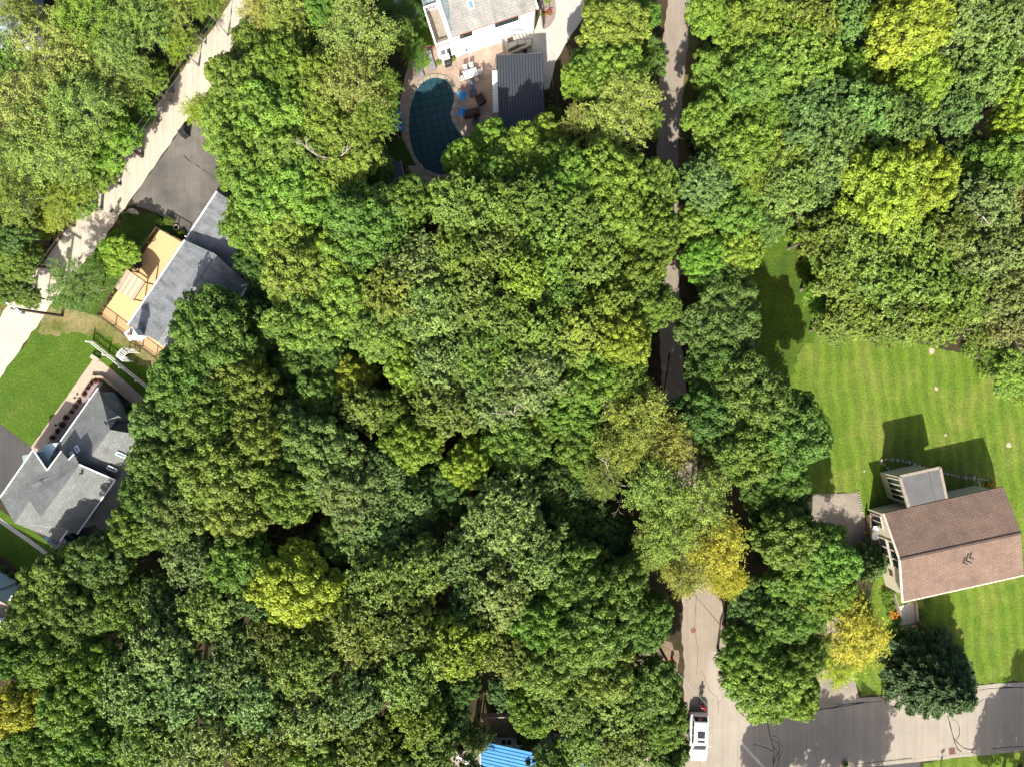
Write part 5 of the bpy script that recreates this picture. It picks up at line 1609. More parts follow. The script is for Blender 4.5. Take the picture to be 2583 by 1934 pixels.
# stones edging the back garden of the brown house: each stone its own
eds = thing('stone_edging', 'curved row of rough field stones behind the brown-roofed house', 'edging', P(2330, 1180))
curve = spline(G([(2258, 1205), (2245, 1190), (2234, 1175), (2220, 1165), (2230, 1158), (2268, 1160), (2300, 1168), (2336, 1180), (2384, 1193), (2425, 1203), (2464, 1205), (2492, 1211)]), 8)
d_acc = 0
for i in range(len(curve) - 1):
    a, b = curve[i], curve[i + 1]
    L = (b - a).length
    while d_acc < L:
        p = a.lerp(b, d_acc / L)
        s = random.uniform(.15, .34)
        MB().box((p.x, p.y, s * .3), (s * 1.3, s, s * .7), random.uniform(0, 3), .75).build('stone', MT['stone'], eds)
        d_acc += s * 1.7
    d_acc -= L
ed2 = thing('stone_edging', 'short straight row of pale stones ending at the brown-roofed house', 'edging', P(2470, 1222))
for i in range(6):
    p = P(2465, 1208).lerp(P(2474, 1236), i / 5)
    MB().box((p.x, p.y, .07), (.2, .16, .14), i * .7, .8).build('stone', MT['stone'], ed2)
ed3 = thing('stone_edging', 'pale stones along the edge of the worn driveway', 'edging', P(2168, 1262))
for i in range(9):
    p = P(2165, 1240).lerp(P(2173, 1290), i / 8)
    MB().box((p.x, p.y, .06), (.16, .15, .13), i * .9, .8).build('stone', MT['stone'], ed3)
ed4 = thing('rockery', 'low pale rocks at the corner of lawn and dark driveway', 'rocks', P(335, 534))
for i in range(16):
    t = i / 15
    p = P(316, 533).lerp(P(350, 532), t)
    s = random.uniform(.16, .3)
    MB().box((p.x, p.y + .3 * math.sin(t * 3.1) + random.uniform(-.15, .15) - .3, s * .3), (s * 1.2, s, s * .7), random.uniform(0, 3), .75).build('stone', MT['stone'], ed4)
# chair by the top of the garden walk
gc = thing('garden_bench', 'pale stone bench at the corner of the tan walk', 'bench', P(244, 904), -.6)
MB().box((0, 0, .4), (.9, .4, .08)).build('seat', MT['flag'], gc, world=False)
for s in (-1, 1): MB().box((s * .32, 0, .18), (.12, .34, .36)).build('leg', MT['flag'], gc, world=False)
for i, (x, y) in enumerate(((194, 1003), (146, 1071))):
    pl = thing('path_light', 'small black path light beside the tan walk', 'lamp', P(x, y), 0, 'path lights along the tan walk')
    MB().tube([(0, 0, 0), (0, 0, .4)], .025, 6).build('stake', MT['black'], pl, world=False)
    MB().lathe([(.13, .38), (.1, .44), (.03, .48)], (0, 0, 0), 10).build('shade', MT['black'], pl, world=False)


# ------------------------------------------------------------------ foliage meshes (shared between trees)
def unit(n, rng):
    v = rng.normal(size=(n, 3))
    return v / np.linalg.norm(v, axis=1)[:, None]


def norm(v):
    return v / np.maximum(np.linalg.norm(v, axis=1)[:, None], 1e-9)


def leaf_mesh(name, p, n, d, L, W, var, fold=0.25):
    N = len(p)
    n = norm(n)
    d = norm(d - n * np.sum(d * n, axis=1)[:, None])
    s = np.cross(n, d)
    L, W = L[:, None], W[:, None]
    v = np.empty((N, 4, 3), dtype=np.float32)
    v[:, 0] = p - d * L * .5
    v[:, 1] = p + s * W * .5 + n * W * fold
    v[:, 2] = p + d * L * .5 - n * L * .12
    v[:, 3] = p - s * W * .5 + n * W * fold
    me = bpy.data.meshes.new(name)
    me.vertices.add(N * 4)
    me.vertices.foreach_set('co', v.reshape(-1))
    idx = np.arange(N, dtype=np.int32)[:, None] * 4
    tri = np.concatenate([idx + np.array([[0, 1, 2]]), idx + np.array([[0, 2, 3]])], axis=1).reshape(-1).astype(np.int32)
    me.loops.add(N * 6)
    me.loops.foreach_set('vertex_index', tri)
    me.polygons.add(N * 2)
    me.polygons.foreach_set('loop_start', np.arange(0, N * 6, 3, dtype=np.int32))
    a = me.attributes.new('leafvar', 'FLOAT', 'FACE')
    a.data.foreach_set('value', np.repeat(np.clip(var, 0, 1), 2).astype(np.float32))
    me.update(calc_edges=True)
    return me


def lobes_of(rng, R, H, n, z0, flat=1.0):
    """main boughs of a crown: centres and radii spread over a domed envelope"""
    out = []
    for k in range(n):
        t = (k + .5) / n
        el = math.asin(0.02 + .97 * t ** .8)
        az = k * 2.399 + rng.uniform(-.5, .5)
        f = rng.uniform(.48, .80)
        c = np.array([R * f * math.cos(el) * math.cos(az), R * f * math.cos(el) * math.sin(az), z0 + H * f * math.sin(el) * 1.05 - .3])
        out.append((c, rng.uniform(.26, .41) * R))
    return out


def maple(seed, R=3.4, H=3.6, z0=9.3, nl=19, pr=(.20, .42), dens=470, leaf=(.20, .17)):
    rng = np.random.default_rng(seed)
    P_, N_, D_2, V_ = [], [], [], []
    lobes = lobes_of(rng, R, H, nl, z0)
    tips = []
    cen = np.array([0, 0, z0 - .6])
    for c, r in lobes:
        m = int(40 * (r / 1.2) ** 2)
        dirs = unit(m * 3, rng)
        out = norm((c - cen)[None])[0]
        dirs = dirs[(dirs @ out > -.3) & (dirs[:, 2] > -.55)][:m]
        for u in dirs:
            pc = c + u * r * rng.uniform(.60, 1.28) * np.array([1, 1, 1.0])
            rp = rng.uniform(*pr)
            k = int(dens * rp * rp)
            w = unit(int(k * 1.7), rng)
            w = w[(w[:, 2] > -.35)][:k]
            rad = rp * rng.uniform(.80, 1.05, size=len(w))[:, None]
            P_.append(pc + w * rad * np.array([1, 1, .85]))
            N_.append(w * .95 + np.array([0, 0, .22]) + rng.normal(scale=.30, size=w.shape))
            D_2.append(np.cross(w, unit(len(w), rng)) + w * .25)
            pb = rng.uniform(.15, .75)
            V_.append(np.clip(pb + rng.normal(scale=.16, size=len(w)), 0, 1))
            tips.append((c, pc))
    p, n, d, v = map(np.concatenate, (P_, N_, D_2, V_))
    N = len(p)
    me = leaf_mesh('crown', p, n, d, rng.uniform(.75, 1.25, N) * leaf[0], rng.uniform(.75, 1.25, N) * leaf[1], v)
    return me, lobes, tips


def oak(seed, R=3.6, H=3.4, z0=9.5, nl=18, sub=17, leaf=(.27, .14), per=11):
    rng = np.random.default_rng(seed)
    P_, N_, D_2, V_ = [], [], [], []
    lobes = lobes_of(rng, R, H, nl, z0)
    tips = []
    for c, r in lobes:
        m = int(sub * (r / 1.25) ** 2)
        u = unit(m * 2, rng)
        u = u[u[:, 2] > -.5][:m]
        for uu in u:
            sc = c + uu * r * rng.uniform(.6, 1.25) * np.array([1.05, 1.05, .9])
            tips.append((c, sc))
            cb = rng.uniform(.15, .7)
            for q in range(int(rng.integers(6, 10))):
                pc = sc + (rng.normal(size=3) * np.array([.24, .24, .14]))
                k = per + int(rng.integers(-3, 4))
                w = norm(unit(k, rng) + uu * .55 + np.array([0, 0, .5]))
                P_.append(pc + w * rng.uniform(.05, .2, size=k)[:, None])
                D_2.append(w)
                N_.append(uu * .5 + np.array([0, 0, .8]) + rng.normal(scale=.5, size=w.shape))
                V_.append(np.clip(cb + rng.normal(scale=.2, size=k), 0, 1))
    p, n, d, v = map(np.concatenate, (P_, N_, D_2, V_))
    N = len(p)
    me = leaf_mesh('crown', p, n, d, rng.uniform(.7, 1.25, N) * leaf[0], rng.uniform(.7, 1.25, N) * leaf[1], v)
    return me, lobes, tips[::2]


def feathery(seed, R=3.5, H=3.4, z0=8.6, nl=15, sp=26, leaf=(.15, .085), droop=.35, per=36):
    rng = np.random.default_rng(seed)
    P_, N_, D_2, V_ = [], [], [], []
    lobes = lobes_of(rng, R * .92, H, nl, z0)
    tips = []
    for c, r in lobes:
        m = int(sp * (r / 1.2) ** 2)
        u = unit(m * 2, rng)
        u = u[u[:, 2] > -.55][:m]
        for uu in u:
            a = c + uu * r * rng.uniform(.35, .8)
            dr = norm((uu + rng.normal(scale=.35, size=3) + (c - np.array([0, 0, z0])) * .16)[None])[0]
            ln = rng.uniform(.7, 1.35)
            t = np.sort(rng.uniform(0, 1, per))
            q = a + dr * (ln * t)[:, None]
            q[:, 2] -= droop * (t ** 2) * ln * .6
            q = q + rng.normal(scale=.10, size=q.shape) * np.array([1, 1, .5])
            P_.append(q)
            side = norm(np.cross(dr, np.array([0, 0, 1.0]))[None])[0]
            D_2.append(side[None] * np.where(rng.random(per) < .5, -1, 1)[:, None] + dr * .6 + rng.normal(scale=.4, size=q.shape))
            N_.append(np.array([0, 0, 1.0]) + rng.normal(scale=.5, size=q.shape))
            V_.append(np.clip(rng.uniform(.25, .75) + rng.normal(scale=.2, size=per), 0, 1))
            tips.append((c, a + dr * ln * .5))
    p, n, d, v = map(np.concatenate, (P_, N_, D_2, V_))
    N = len(p)
    me = leaf_mesh('crown', p, n, d, rng.uniform(.7, 1.3, N) * leaf[0], rng.uniform(.7, 1.3, N) * leaf[1], v)
    return me, lobes, tips[::4]


def conifer(seed, R=2.6, H=7.0, rows=22, soft=False):
    rng = np.random.default_rng(seed)
    P_, N_, D_2, V_ = [], [], [], []
    tips = []
    for k in range(rows):
        t = k / (rows - 1)
        z = .9 + (H - 1.1) * t
        ln0 = R * (1 - t) ** .8 + .18
        nb = int(11 + 12 * (1 - t))
        for b in range(nb):
            az = 2 * math.pi * (b + rng.uniform(-.8, .8)) / nb + k * .7
            ln = ln0 * rng.uniform(.72, 1.1)
            dr = np.array([math.cos(az), math.sin(az), .05])
            tips.append((np.array([0, 0, z]), np.array([0, 0, z]) + dr * ln * .8))
            for side in range(3):
                m = int(22 * ln) + 8
                s = np.sqrt(rng.uniform(.02, 1, m))
                q = np.array([0, 0, z]) + dr * (s * ln)[:, None]
                sd = np.array([-math.sin(az), math.cos(az), 0])
                w = (rng.uniform(-1, 1, m) * .30 * ln * (1.15 - s))[:, None]
                q = q + sd * w
                q[:, 2] += -.16 * (s * ln) + rng.normal(scale=.06, size=m) + (.10 * s * ln if soft else 0)
                P_.append(q)
                D_2.append(dr * .9 + sd * np.sign(w) * .6 + rng.normal(scale=.35, size=q.shape))
                N_.append(np.array([0, 0, 1.0]) + rng.normal(scale=.6, size=q.shape))
                V_.append(np.clip(.25 + .5 * s + rng.normal(scale=.18, size=m), 0, 1))
    p, n, d, v = map(np.concatenate, (P_, N_, D_2, V_))
    N = len(p)
    me = leaf_mesh('crown', p, n, d, rng.uniform(.7, 1.3, N) * .24, rng.uniform(.7, 1.3, N) * .09, v)
    return me, [], tips


def bush(seed, R=.8, H=.8, leaf=(.12, .09), n=26, dens=420):
    rng = np.random.default_rng(seed)
    P_, N_, D_2, V_ = [], [], [], []
    for k in range(n):
        u = unit(1, rng)[0]; u[2] = abs(u[2])
        pc = u * rng.uniform(.4, .8) * np.array([R, R, H]) + np.array([0, 0, .12])
        rp = rng.uniform(.2, .36) * R / .8
        m = int(dens * rp * rp * (.12 / leaf[0]) ** 2) + 8
        w = unit(m * 2, rng); w = w[w[:, 2] > -.4][:m]
        P_.append(pc + w * rp * rng.uniform(.7, 1.1, size=len(w))[:, None])
        N_.append(w * .6 + np.array([0, 0, .4]) + rng.normal(scale=.4, size=w.shape))
        D_2.append(np.cross(w, unit(len(w), rng)))
        V_.append(np.clip(rng.uniform(.2, .7) + rng.normal(scale=.18, size=len(w)), 0, 1))
    p, nn, d, v = map(np.concatenate, (P_, N_, D_2, V_))
    N = len(p)
    return leaf_mesh('crown', p, nn, d, rng.uniform(.75, 1.25, N) * leaf[0], rng.uniform(.75, 1.25, N) * leaf[1], v)


def trunk_mesh(lobes, tips, z_top, mat, r0=.24, seed=0):
    rng = random.Random(seed)
    mb = MB()
    pts = [(rng.uniform(-.1, .1) * k, rng.uniform(-.1, .1) * k, -.15 + (z_top + .15) * k / 5) for k in range(6)]
    pts[0] = (0, 0, -.15)
    mb.tube(pts, [r0 * 1.25, r0, r0 * .88, r0 * .74, r0 * .55, r0 * .2], 8)
    top = Vector(pts[3])
    for c, r in lobes:
        s = Vector(pts[3]).lerp(Vector(pts[5]), rng.uniform(.0, .7))
        c = Vector(c)
        mid = s.lerp(c, .55) + Vector((rng.uniform(-.3, .3), rng.uniform(-.3, .3), rng.uniform(-.1, .35)))
        mb.tube([s, mid, c], [r0 * .42, r0 * .26, r0 * .14], 5, cap=False)
    for c, q in tips:
        c, q = Vector(c), Vector(q)
        if not lobes:
            mb.tube([c, q], [r0 * .16, r0 * .04], 4, cap=False)
            continue
        mid = c.lerp(q, .5) + Vector((rng.uniform(-.12, .12), rng.uniform(-.12, .12), rng.uniform(-.15, .1)))
        mb.tube([c, mid, q], [r0 * .12, r0 * .08, r0 * .03], 3, cap=False)
    me = mb.mesh('trunk')
    me.materials.append(mat)
    return me


KINDS = {}
def register(kind, variants, mat, bark, R, top, r0):
    lst = []
    for i, (me, lob, tips) in enumerate(variants):
        me.materials.append(mat)
        tm = trunk_mesh(lob, tips[::3] if lob else tips[::2], top, bark, r0, i)
        lst.append((me, tm))
    KINDS[kind] = (lst, R)

register('M', [maple(s, nl=17 + s % 5) for s in (101, 102, 103, 104, 105)], MT['leaf'], MT['bark'], 3.4, 10.5, .24)
register('O', [oak(s, nl=17 + s % 4) for s in (201, 202, 203, 204, 205)], MT['leafgloss'], MT['oakbark'], 3.6, 10.5, .26)
register('F', [feathery(s) for s in (301, 302, 303, 304)], MT['leaf'], MT['palebark'], 3.6, 9.5, .2)
register('L', [feathery(s, sp=30, leaf=(.17, .10), droop=.1, per=24, nl=19) for s in (311, 312, 313)], MT['leaf'], MT['palebark'], 3.6, 9.5, .2)
register('S', [conifer(s) for s in (401,)], MT['needle'], MT['bark'], 2.6, 6.9, .16)
register('J', [conifer(s, 2.2, 4.4, 14, True) for s in (411,)], MT['needle'], MT['bark'], 2.2, 4.2, .1)
bushes = [bush(s) for s in (501, 502, 503)]
for b_m in bushes: b_m.materials.append(MT['leaf'])
stem_me = MB()
for k in range(5):
    a = k * 1.3
    stem_me.tube([(0, 0, -.05), (.2 * math.cos(a), .2 * math.sin(a), .25), (.4 * math.cos(a), .4 * math.sin(a), .55)], .02, 4)
stem_me = stem_me.mesh('stem'); stem_me.materials.append(MT['bark'])

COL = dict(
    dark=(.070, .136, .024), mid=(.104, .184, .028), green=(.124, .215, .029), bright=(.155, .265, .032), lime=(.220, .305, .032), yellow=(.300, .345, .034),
    golden=(.220, .270, .052), olive=(.155, .226, .036), grey=(.122, .204, .048), pale=(.158, .242, .062), tan=(.170, .208, .058), locust=(.225, .292, .062),
    fresh=(.172, .268, .038), willow=(.225, .305, .074), deep=(.046, .095, .020), spruce=(.042, .092, .028), cypress=(.102, .176, .042), rust=(.17, .14, .045))
CNAME = dict(dark='dark green', mid='mid green', green='green', bright='bright green', lime='lime green', yellow='yellow', golden='golden yellow', olive='olive green', grey='grey-green',
             pale='pale grey-green', tan='tan-olive', locust='pale yellow-green', fresh='fresh green', willow='pale olive', deep='deep green', spruce='dark blue-green', cypress='soft green', rust='rusty')
KNAME = dict(M='maple', O='oak', F='feathery tree', L='locust', S='spruce', J='juniper')
KCAT = 'tree'

# x, y, r in the 2212-wide picture; kind; colour; height in metres; own label or None
T = [
 # wood west of the diagonal road
 (130,130,105,'F','willow',11,None),(55,235,100,'F','willow',12,None),(185,245,95,'F','willow',12,None),(300,60,80,'F','locust',10,None),(385,30,58,'F','locust',8,None),
 (245,170,75,'F','willow',10,None),(105,320,105,'F','willow',12,None),(245,300,62,'M','bright',7,None),(45,430,78,'F','olive',10,None),(140,420,70,'F','fresh',8,None),
 (205,370,52,'M','bright',6,None),(295,160,58,'F','fresh',9,None),(55,25,58,'F','golden',9,'golden-brown feathery tree beside the hidden slate-roofed house'),(300,232,38,'M','green',5,None),(15,500,50,'M','dark',8,None),
 (45,565,45,'M','mid',6,None),(110,470,35,'M','lime',5,None),(200,50,85,'F','fresh',11,None),(10,330,70,'F','olive',12,None),(385,98,40,'F','lime',6,None),(335,165,34,'M','fresh',5,None),(180,440,32,'M','fresh',4,None),(20,620,38,'M','mid',5,None),
 (270,120,60,'F','willow',11,None),(10,140,70,'F','willow',11,None),(445,20,34,'F','fresh',7,None),(60,640,28,'M','green',4,None),(150,345,55,'F','fresh',9,None),
 # between the diagonal road and the pool
 (575,25,58,'L','golden',9,'golden yellow locust overhanging the top of the diagonal road'),(630,60,70,'L','golden',10,'golden yellow locust set back from the diagonal road'),(700,20,60,'M','green',9,None),(500,175,55,'M','fresh',8,None),(555,110,52,'M','mid',8,None),
 (440,240,44,'L','lime',7,'lime-yellow loose tree reaching over the diagonal road'),(540,190,75,'M','green',10,None),(520,270,75,'M','fresh',10,None),(620,150,70,'M','green',11,None),(620,260,85,'M','fresh',12,None),
 (775,85,88,'L','locust',13,'pale yellow-green locust beside the paving slabs'),(855,75,40,'M','mid',6,None),(770,205,85,'L','locust',13,'pale yellow-green locust behind the loungers'),(835,190,38,'L','fresh',11,None),
 (700,180,62,'M','fresh',12,None),(700,270,70,'M','fresh',12,None),(800,275,52,'L','fresh',12,None),(545,350,75,'M','green',11,None),(640,345,75,'M','fresh',12,None),(745,345,80,'M','fresh',11,'fresh green maple with bare pale limbs showing through'),
 (570,420,70,'M','fresh',11,None),(640,430,75,'M','fresh',12,None),(545,495,62,'M','green',10,None),(625,510,72,'M','fresh',11,None),(690,390,55,'M','fresh',11,None),(560,570,48,'M','dark',8,None),
 (810,360,42,'M','mid',8,None),(730,30,50,'M','mid',8,None),(880,30,40,'F','dark',4,None),(900,120,38,'F','mid',4,None),(640,485,26,'M','golden',9,'small golden-orange tree among fresh green maples'),
 (835,240,36,'L','fresh',10,None),(680,100,45,'M','dark',7,None),
 # central wood
 (655,600,80,'M','fresh',12,None),(665,690,75,'M','fresh',12,None),(790,500,98,'M','mid',13,'round mid green maple standing clear above the black gap'),(885,442,56,'M','mid',12,None),(730,560,60,'M','fresh',12,None),
 (1000,352,44,'M','bright',10,'bright green maple leaning over the end of the pool'),(1055,310,48,'M','bright',8,'bright green maple at the corner of the patio'),(1130,330,62,'M','fresh',9,None),(1180,300,48,'M','fresh',8,None),(1200,360,60,'M','green',10,None),(1080,390,65,'M','green',10,None),
 (1325,60,72,'M','fresh',10,'fresh green maple beside the pale concrete court'),(1285,150,55,'M','green',9,None),(1395,120,48,'J','dark',6,'shaded dark conifer beside the lane above the locust'),(1340,245,98,'F','locust',12,'broad pale feathery tree between the pool house and the lane'),
 (1255,180,42,'M','bright',9,'bright green maple beside the dark metal roof'),(1340,170,60,'M','bright',10,None),(1400,270,40,'F','fresh',9,None),(1260,270,50,'F','locust',10,None),(1380,40,40,'M','mid',7,None),
 (1240,400,70,'M','green',12,None),(1320,385,70,'M','fresh',13,None),(1402,400,60,'M','green',12,None),(1000,450,75,'O','olive',13,None),(1090,460,75,'O','olive',13,None),(1170,450,70,'O','mid',13,None),
 (1250,480,75,'O','green',13,None),(1330,470,75,'M','fresh',13,None),(1408,510,60,'M','green',12,None),(1180,540,80,'O','fresh',13,None),(1280,560,70,'O','fresh',13,None),(1385,580,62,'M','green',12,None),
 (910,580,75,'O','pale',13,None),(1000,560,75,'O','olive',13,None),(1085,540,65,'O','olive',13,None),(1135,600,58,'O','lime',14,'vivid lime yellow oak in the middle of the wood'),
 (760,650,75,'M','fresh',12,None),(850,640,70,'O','olive',13,None),(930,670,75,'O','pale',13,None),(1020,650,75,'O','olive',13,None),(1090,690,70,'O','olive',13,None),(830,710,65,'M','olive',12,None),
 (1210,640,68,'O','green',12,None),(1400,660,62,'M','mid',12,None),(1320,660,55,'O','fresh',13,None),(1260,720,75,'O','olive',13,None),(1170,720,70,'O','olive',13,None),(1345,730,60,'M','lime',13,'lime green maple hanging over the shaded lane'),
 (1060,770,75,'O','olive',13,None),(960,790,72,'O','pale',12,None),(1150,820,80,'O','pale',13,'pale grey-green oak with a bare forked limb showing'),(1270,800,80,'M','green',12,None),(1350,820,60,'M','green',11,None),(770,810,45,'M','lime',9,'small yellow-green maple above the dark hollow'),
 (700,850,55,'M','mid',9,None),(585,650,55,'M','deep',6,None),(890,800,60,'M','fresh',10,None),(1060,860,75,'O','grey',12,None),(960,880,70,'O','olive',12,None),(885,955,62,'M','bright',11,'bright green maple among grey-green oaks'),
 (800,880,55,'O','olive',11,None),(1230,890,60,'M','green',10,None),(1412,460,38,'M','fresh',12,None),(1200,420,50,'M','mid',12,None),
 # south-western wood
 (465,735,98,'M','mid',11,'broad mid green maple overhanging the blue-grey roof'),(405,820,80,'M','mid',11,None),(525,830,75,'M','olive',11,None),(620,800,55,'M','deep',7,None),(460,900,80,'M','green',12,None),(350,900,60,'M','grey',11,None),
 (560,930,70,'M','olive',12,None),(470,1010,90,'M','olive',13,'broad olive maple with dense bunches deep in the wood'),(640,920,60,'M','grey',10,None),(700,980,85,'M','grey',12,None),(345,990,58,'M','grey',11,None),(330,1060,62,'M','mid',11,None),
 (390,1100,72,'M','grey',12,None),(520,1110,72,'M','olive',12,None),(300,1140,62,'M','green',11,None),(620,1060,65,'M','olive',12,None),(760,1060,80,'M','grey',12,None),(830,1010,55,'O','grey',11,None),
 (650,1260,92,'M','yellow',13,'yellow maple tinged orange at the heart of the wood'),(520,1200,72,'M','green',12,None),(570,1290,50,'O','grey',12,None),(430,1210,72,'O','grey',11,None),(230,1210,72,'M','dark',11,None),(130,1250,72,'M','mid',10,None),
 (85,1310,62,'M','mid',10,None),(180,1330,72,'M','mid',11,None),(270,1300,62,'M','green',11,None),(350,1290,55,'O','grey',11,None),(470,1310,75,'O','olive',12,None),(370,1390,80,'O','pale',13,None),
 (130,1420,72,'M','green',11,None),(220,1430,62,'M','green',12,None),(65,1520,62,'M','yellow',11,'yellow maple among dark green maples'),(30,1410,50,'M','mid',10,None),(170,1510,72,'M','green',12,None),(300,1480,80,'O','pale',13,None),
 (420,1480,80,'O','pale',13,None),(520,1420,75,'O','grey',13,None),(90,1610,72,'M','green',11,None),(210,1610,72,'M','green',12,None),(330,1590,80,'O','olive',13,None),(450,1590,80,'O','pale',13,None),
 (560,1510,80,'O','pale',13,None),(660,1430,75,'O','olive',13,None),(570,1610,75,'O','olive',13,None),(680,1540,75,'O','pale',13,None),(780,1490,72,'O','grey',13,None),(690,1640,70,'M','green',12,None),(790,1600,72,'O','olive',12,None),
 (20,1620,50,'M','green',10,None),(840,1570,40,'M','dark',8,None),
 # south-central wood
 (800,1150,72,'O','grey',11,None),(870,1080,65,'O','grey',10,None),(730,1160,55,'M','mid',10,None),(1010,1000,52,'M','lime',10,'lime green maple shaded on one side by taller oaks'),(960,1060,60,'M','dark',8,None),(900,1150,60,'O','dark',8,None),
 (820,1250,80,'O','olive',13,None),(910,1230,72,'O','olive',12,None),(790,1350,75,'O','olive',13,None),(880,1340,72,'O','olive',13,None),(985,1380,72,'O','lime',14,'lime yellow oak among olive oaks'),(880,1440,75,'O','olive',13,None),(910,1540,58,'O','fresh',12,None),
 (1090,1110,90,'O','pale',13,'pale oak with a large whitish crown, broadest in its wood'),(1010,1200,72,'O','grey',12,None),(1150,1190,70,'O','pale',13,None),(1080,1270,80,'O','pale',13,None),(1020,1310,55,'O','grey',12,None),(1180,1040,62,'O','dark',9,None),
 (1230,1240,80,'M','mid',12,None),(1320,1270,80,'M','mid',12,None),(1160,1330,72,'M','green',12,None),(1270,1350,85,'M','green',13,None),(1390,1330,65,'M','mid',11,None),(1190,1430,72,'M','olive',12,None),(1300,1440,72,'M','olive',12,None),(1100,1400,65,'O','olive',12,None),
 (1250,970,62,'M','green',9,None),(1110,950,72,'M','green',10,None),(1240,1060,55,'O','dark',8,None),(1320,1170,58,'M','deep',8,None),(1240,1150,52,'M','dark',8,None),
 (1370,900,80,'L','golden',12,None),(1350,960,72,'L','golden',12,None),(1440,960,72,'L','golden',12,None),(1300,1030,52,'L','golden',11,'golden locust with bare twigs poking from its outer bough'),(1420,1060,80,'L','locust',13,None),(1510,1080,78,'L','locust',13,None),
 (1440,1150,78,'L','golden',13,None),(1540,1170,80,'L','yellow',13,'bright yellow locust where the street emerges from the trees'),(1480,1230,62,'L','golden',12,None),(1560,1240,52,'L','yellow',11,None),(1400,1190,50,'L','golden',11,None),
 # east of the lane
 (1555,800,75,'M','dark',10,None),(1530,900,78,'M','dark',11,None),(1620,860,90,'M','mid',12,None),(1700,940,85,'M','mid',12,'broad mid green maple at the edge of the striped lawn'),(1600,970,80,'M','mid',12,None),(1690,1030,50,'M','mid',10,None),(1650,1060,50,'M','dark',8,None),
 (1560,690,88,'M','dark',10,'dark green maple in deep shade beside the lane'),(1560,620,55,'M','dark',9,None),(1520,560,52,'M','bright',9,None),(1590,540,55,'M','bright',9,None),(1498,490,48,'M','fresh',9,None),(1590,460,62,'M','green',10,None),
 (1518,400,60,'O','grey',11,None),(1620,410,48,'L','lime',10,'small yellow-green tree among grey-green oaks'),(1600,330,72,'M','bright',11,None),(1530,260,55,'M','fresh',10,None),(1540,160,50,'M','fresh',9,None),(1545,40,62,'M','bright',10,'bright green maple at the far end of the lane'),
 (1640,60,78,'M','green',12,None),(1630,170,75,'M','green',12,None),(1730,60,80,'O','olive',13,None),(1720,150,80,'O','olive',13,None),(1660,250,70,'M','green',11,None),(1810,40,65,'O','grey',12,None),
 (1830,160,60,'M','green',10,None),(1760,250,85,'O','grey',13,None),(1850,250,80,'O','grey',13,None),(1790,330,75,'O','grey',13,None),(1700,330,70,'M','fresh',11,None),(1700,410,62,'O','pale',12,None),(1760,410,50,'O','grey',11,None),(1930,280,70,'O','grey',13,None),
 (1950,70,85,'M','lime',14,'bright lime green maple, taller of two beside pale oaks'),(1970,180,70,'M','lime',12,'bright lime green maple just behind the dark hollow'),(2080,60,75,'O','pale',14,None),(2170,60,75,'O','pale',14,None),(2110,160,78,'O','pale',13,None),(2195,200,55,'M','lime',12,None),
 (2060,240,55,'O','grey',12,None),(2180,270,45,'M','lime',11,None),(2150,370,75,'M','green',11,None),(2080,330,45,'O','dark',9,None),(2205,330,50,'M','green',11,None),
 (1890,410,88,'M','lime',14,'large lime-yellow maple standing out above the oaks'),(1980,390,75,'M','lime',14,'lime-yellow maple pressed against the large lime one'),(1960,330,45,'M','lime',12,None),
 (1660,480,48,'M','grey',9,None),(1780,500,55,'O','olive',11,None),(1850,530,70,'O','olive',12,None),(1950,520,72,'O','olive',12,None),(2040,510,65,'O','olive',12,None),(2120,450,70,'O','tan',12,None),(2190,430,60,'O','tan',11,None),
 (2190,530,70,'O','tan',12,None),(2110,560,65,'O','tan',12,None),(1810,600,62,'O','olive',11,None),(1890,610,75,'O','olive',12,None),(1980,610,78,'O','olive',12,None),(2070,640,65,'O','olive',11,None),(2150,640,62,'O','tan',11,None),
 (1830,680,55,'O','olive',10,None),(1910,690,65,'O','olive',11,None),(2000,690,65,'O','olive',11,None),(2190,700,55,'O','tan',11,None),(2120,710,45,'O','olive',8,None),(2185,810,48,'M','fresh',5,None),(2150,770,36,'F','fresh',4,None),
 # around the street and the brown-roofed house
 (1680,1110,58,'M','dark',8,None),(1700,1160,72,'M','green',11,None),(1780,1200,72,'M','green',11,'green maple overhanging the worn driveway'),(1720,1240,65,'M','green',10,None),(1620,1300,58,'M','dark',8,None),(1680,1340,62,'M','green',9,None),
 (1610,1400,58,'M','green',9,None),(1650,1470,80,'M','bright',10,'bright green maple at the corner of lane and street'),(1720,1420,52,'M','green',9,None),(1590,1450,42,'M','green',8,None),(1720,1500,48,'M','bright',9,None),
 (1845,1372,82,'L','yellow',8,'bright yellow tree beside the driveway near the street'),(1800,1440,48,'L','yellow',7,'smaller yellow tree at the street end of the driveway'),(1840,1300,48,'L','olive',6,None),(1880,1215,42,'J','cypress',4,'soft green juniper against the beige house wall'),
 (2030,1470,92,'S','spruce',8.5,'dark blue-green spruce standing between the lawn and the street'),
 (1400,1480,72,'M','mid',9,None),(1330,1520,65,'O','olive',10,None),(1220,1510,62,'O','olive',11,None),(1150,1530,52,'M','green',10,None),(1260,1590,58,'O','olive',10,None),(1340,1600,60,'O','olive',10,None),(1430,1560,52,'M','mid',9,None),
 (1440,1620,52,'J','cypress',6,'soft feathery conifer brushing the white car'),(1140,1610,34,'J','grey',6,'narrow grey-green conifer in front of the blue roof'),(1030,1590,36,'O','green',5,'small glossy tree beside the wooden deck'),(1100,1480,48,'O','dark',8,None),(1200,1640,50,'O','olive',9,None),
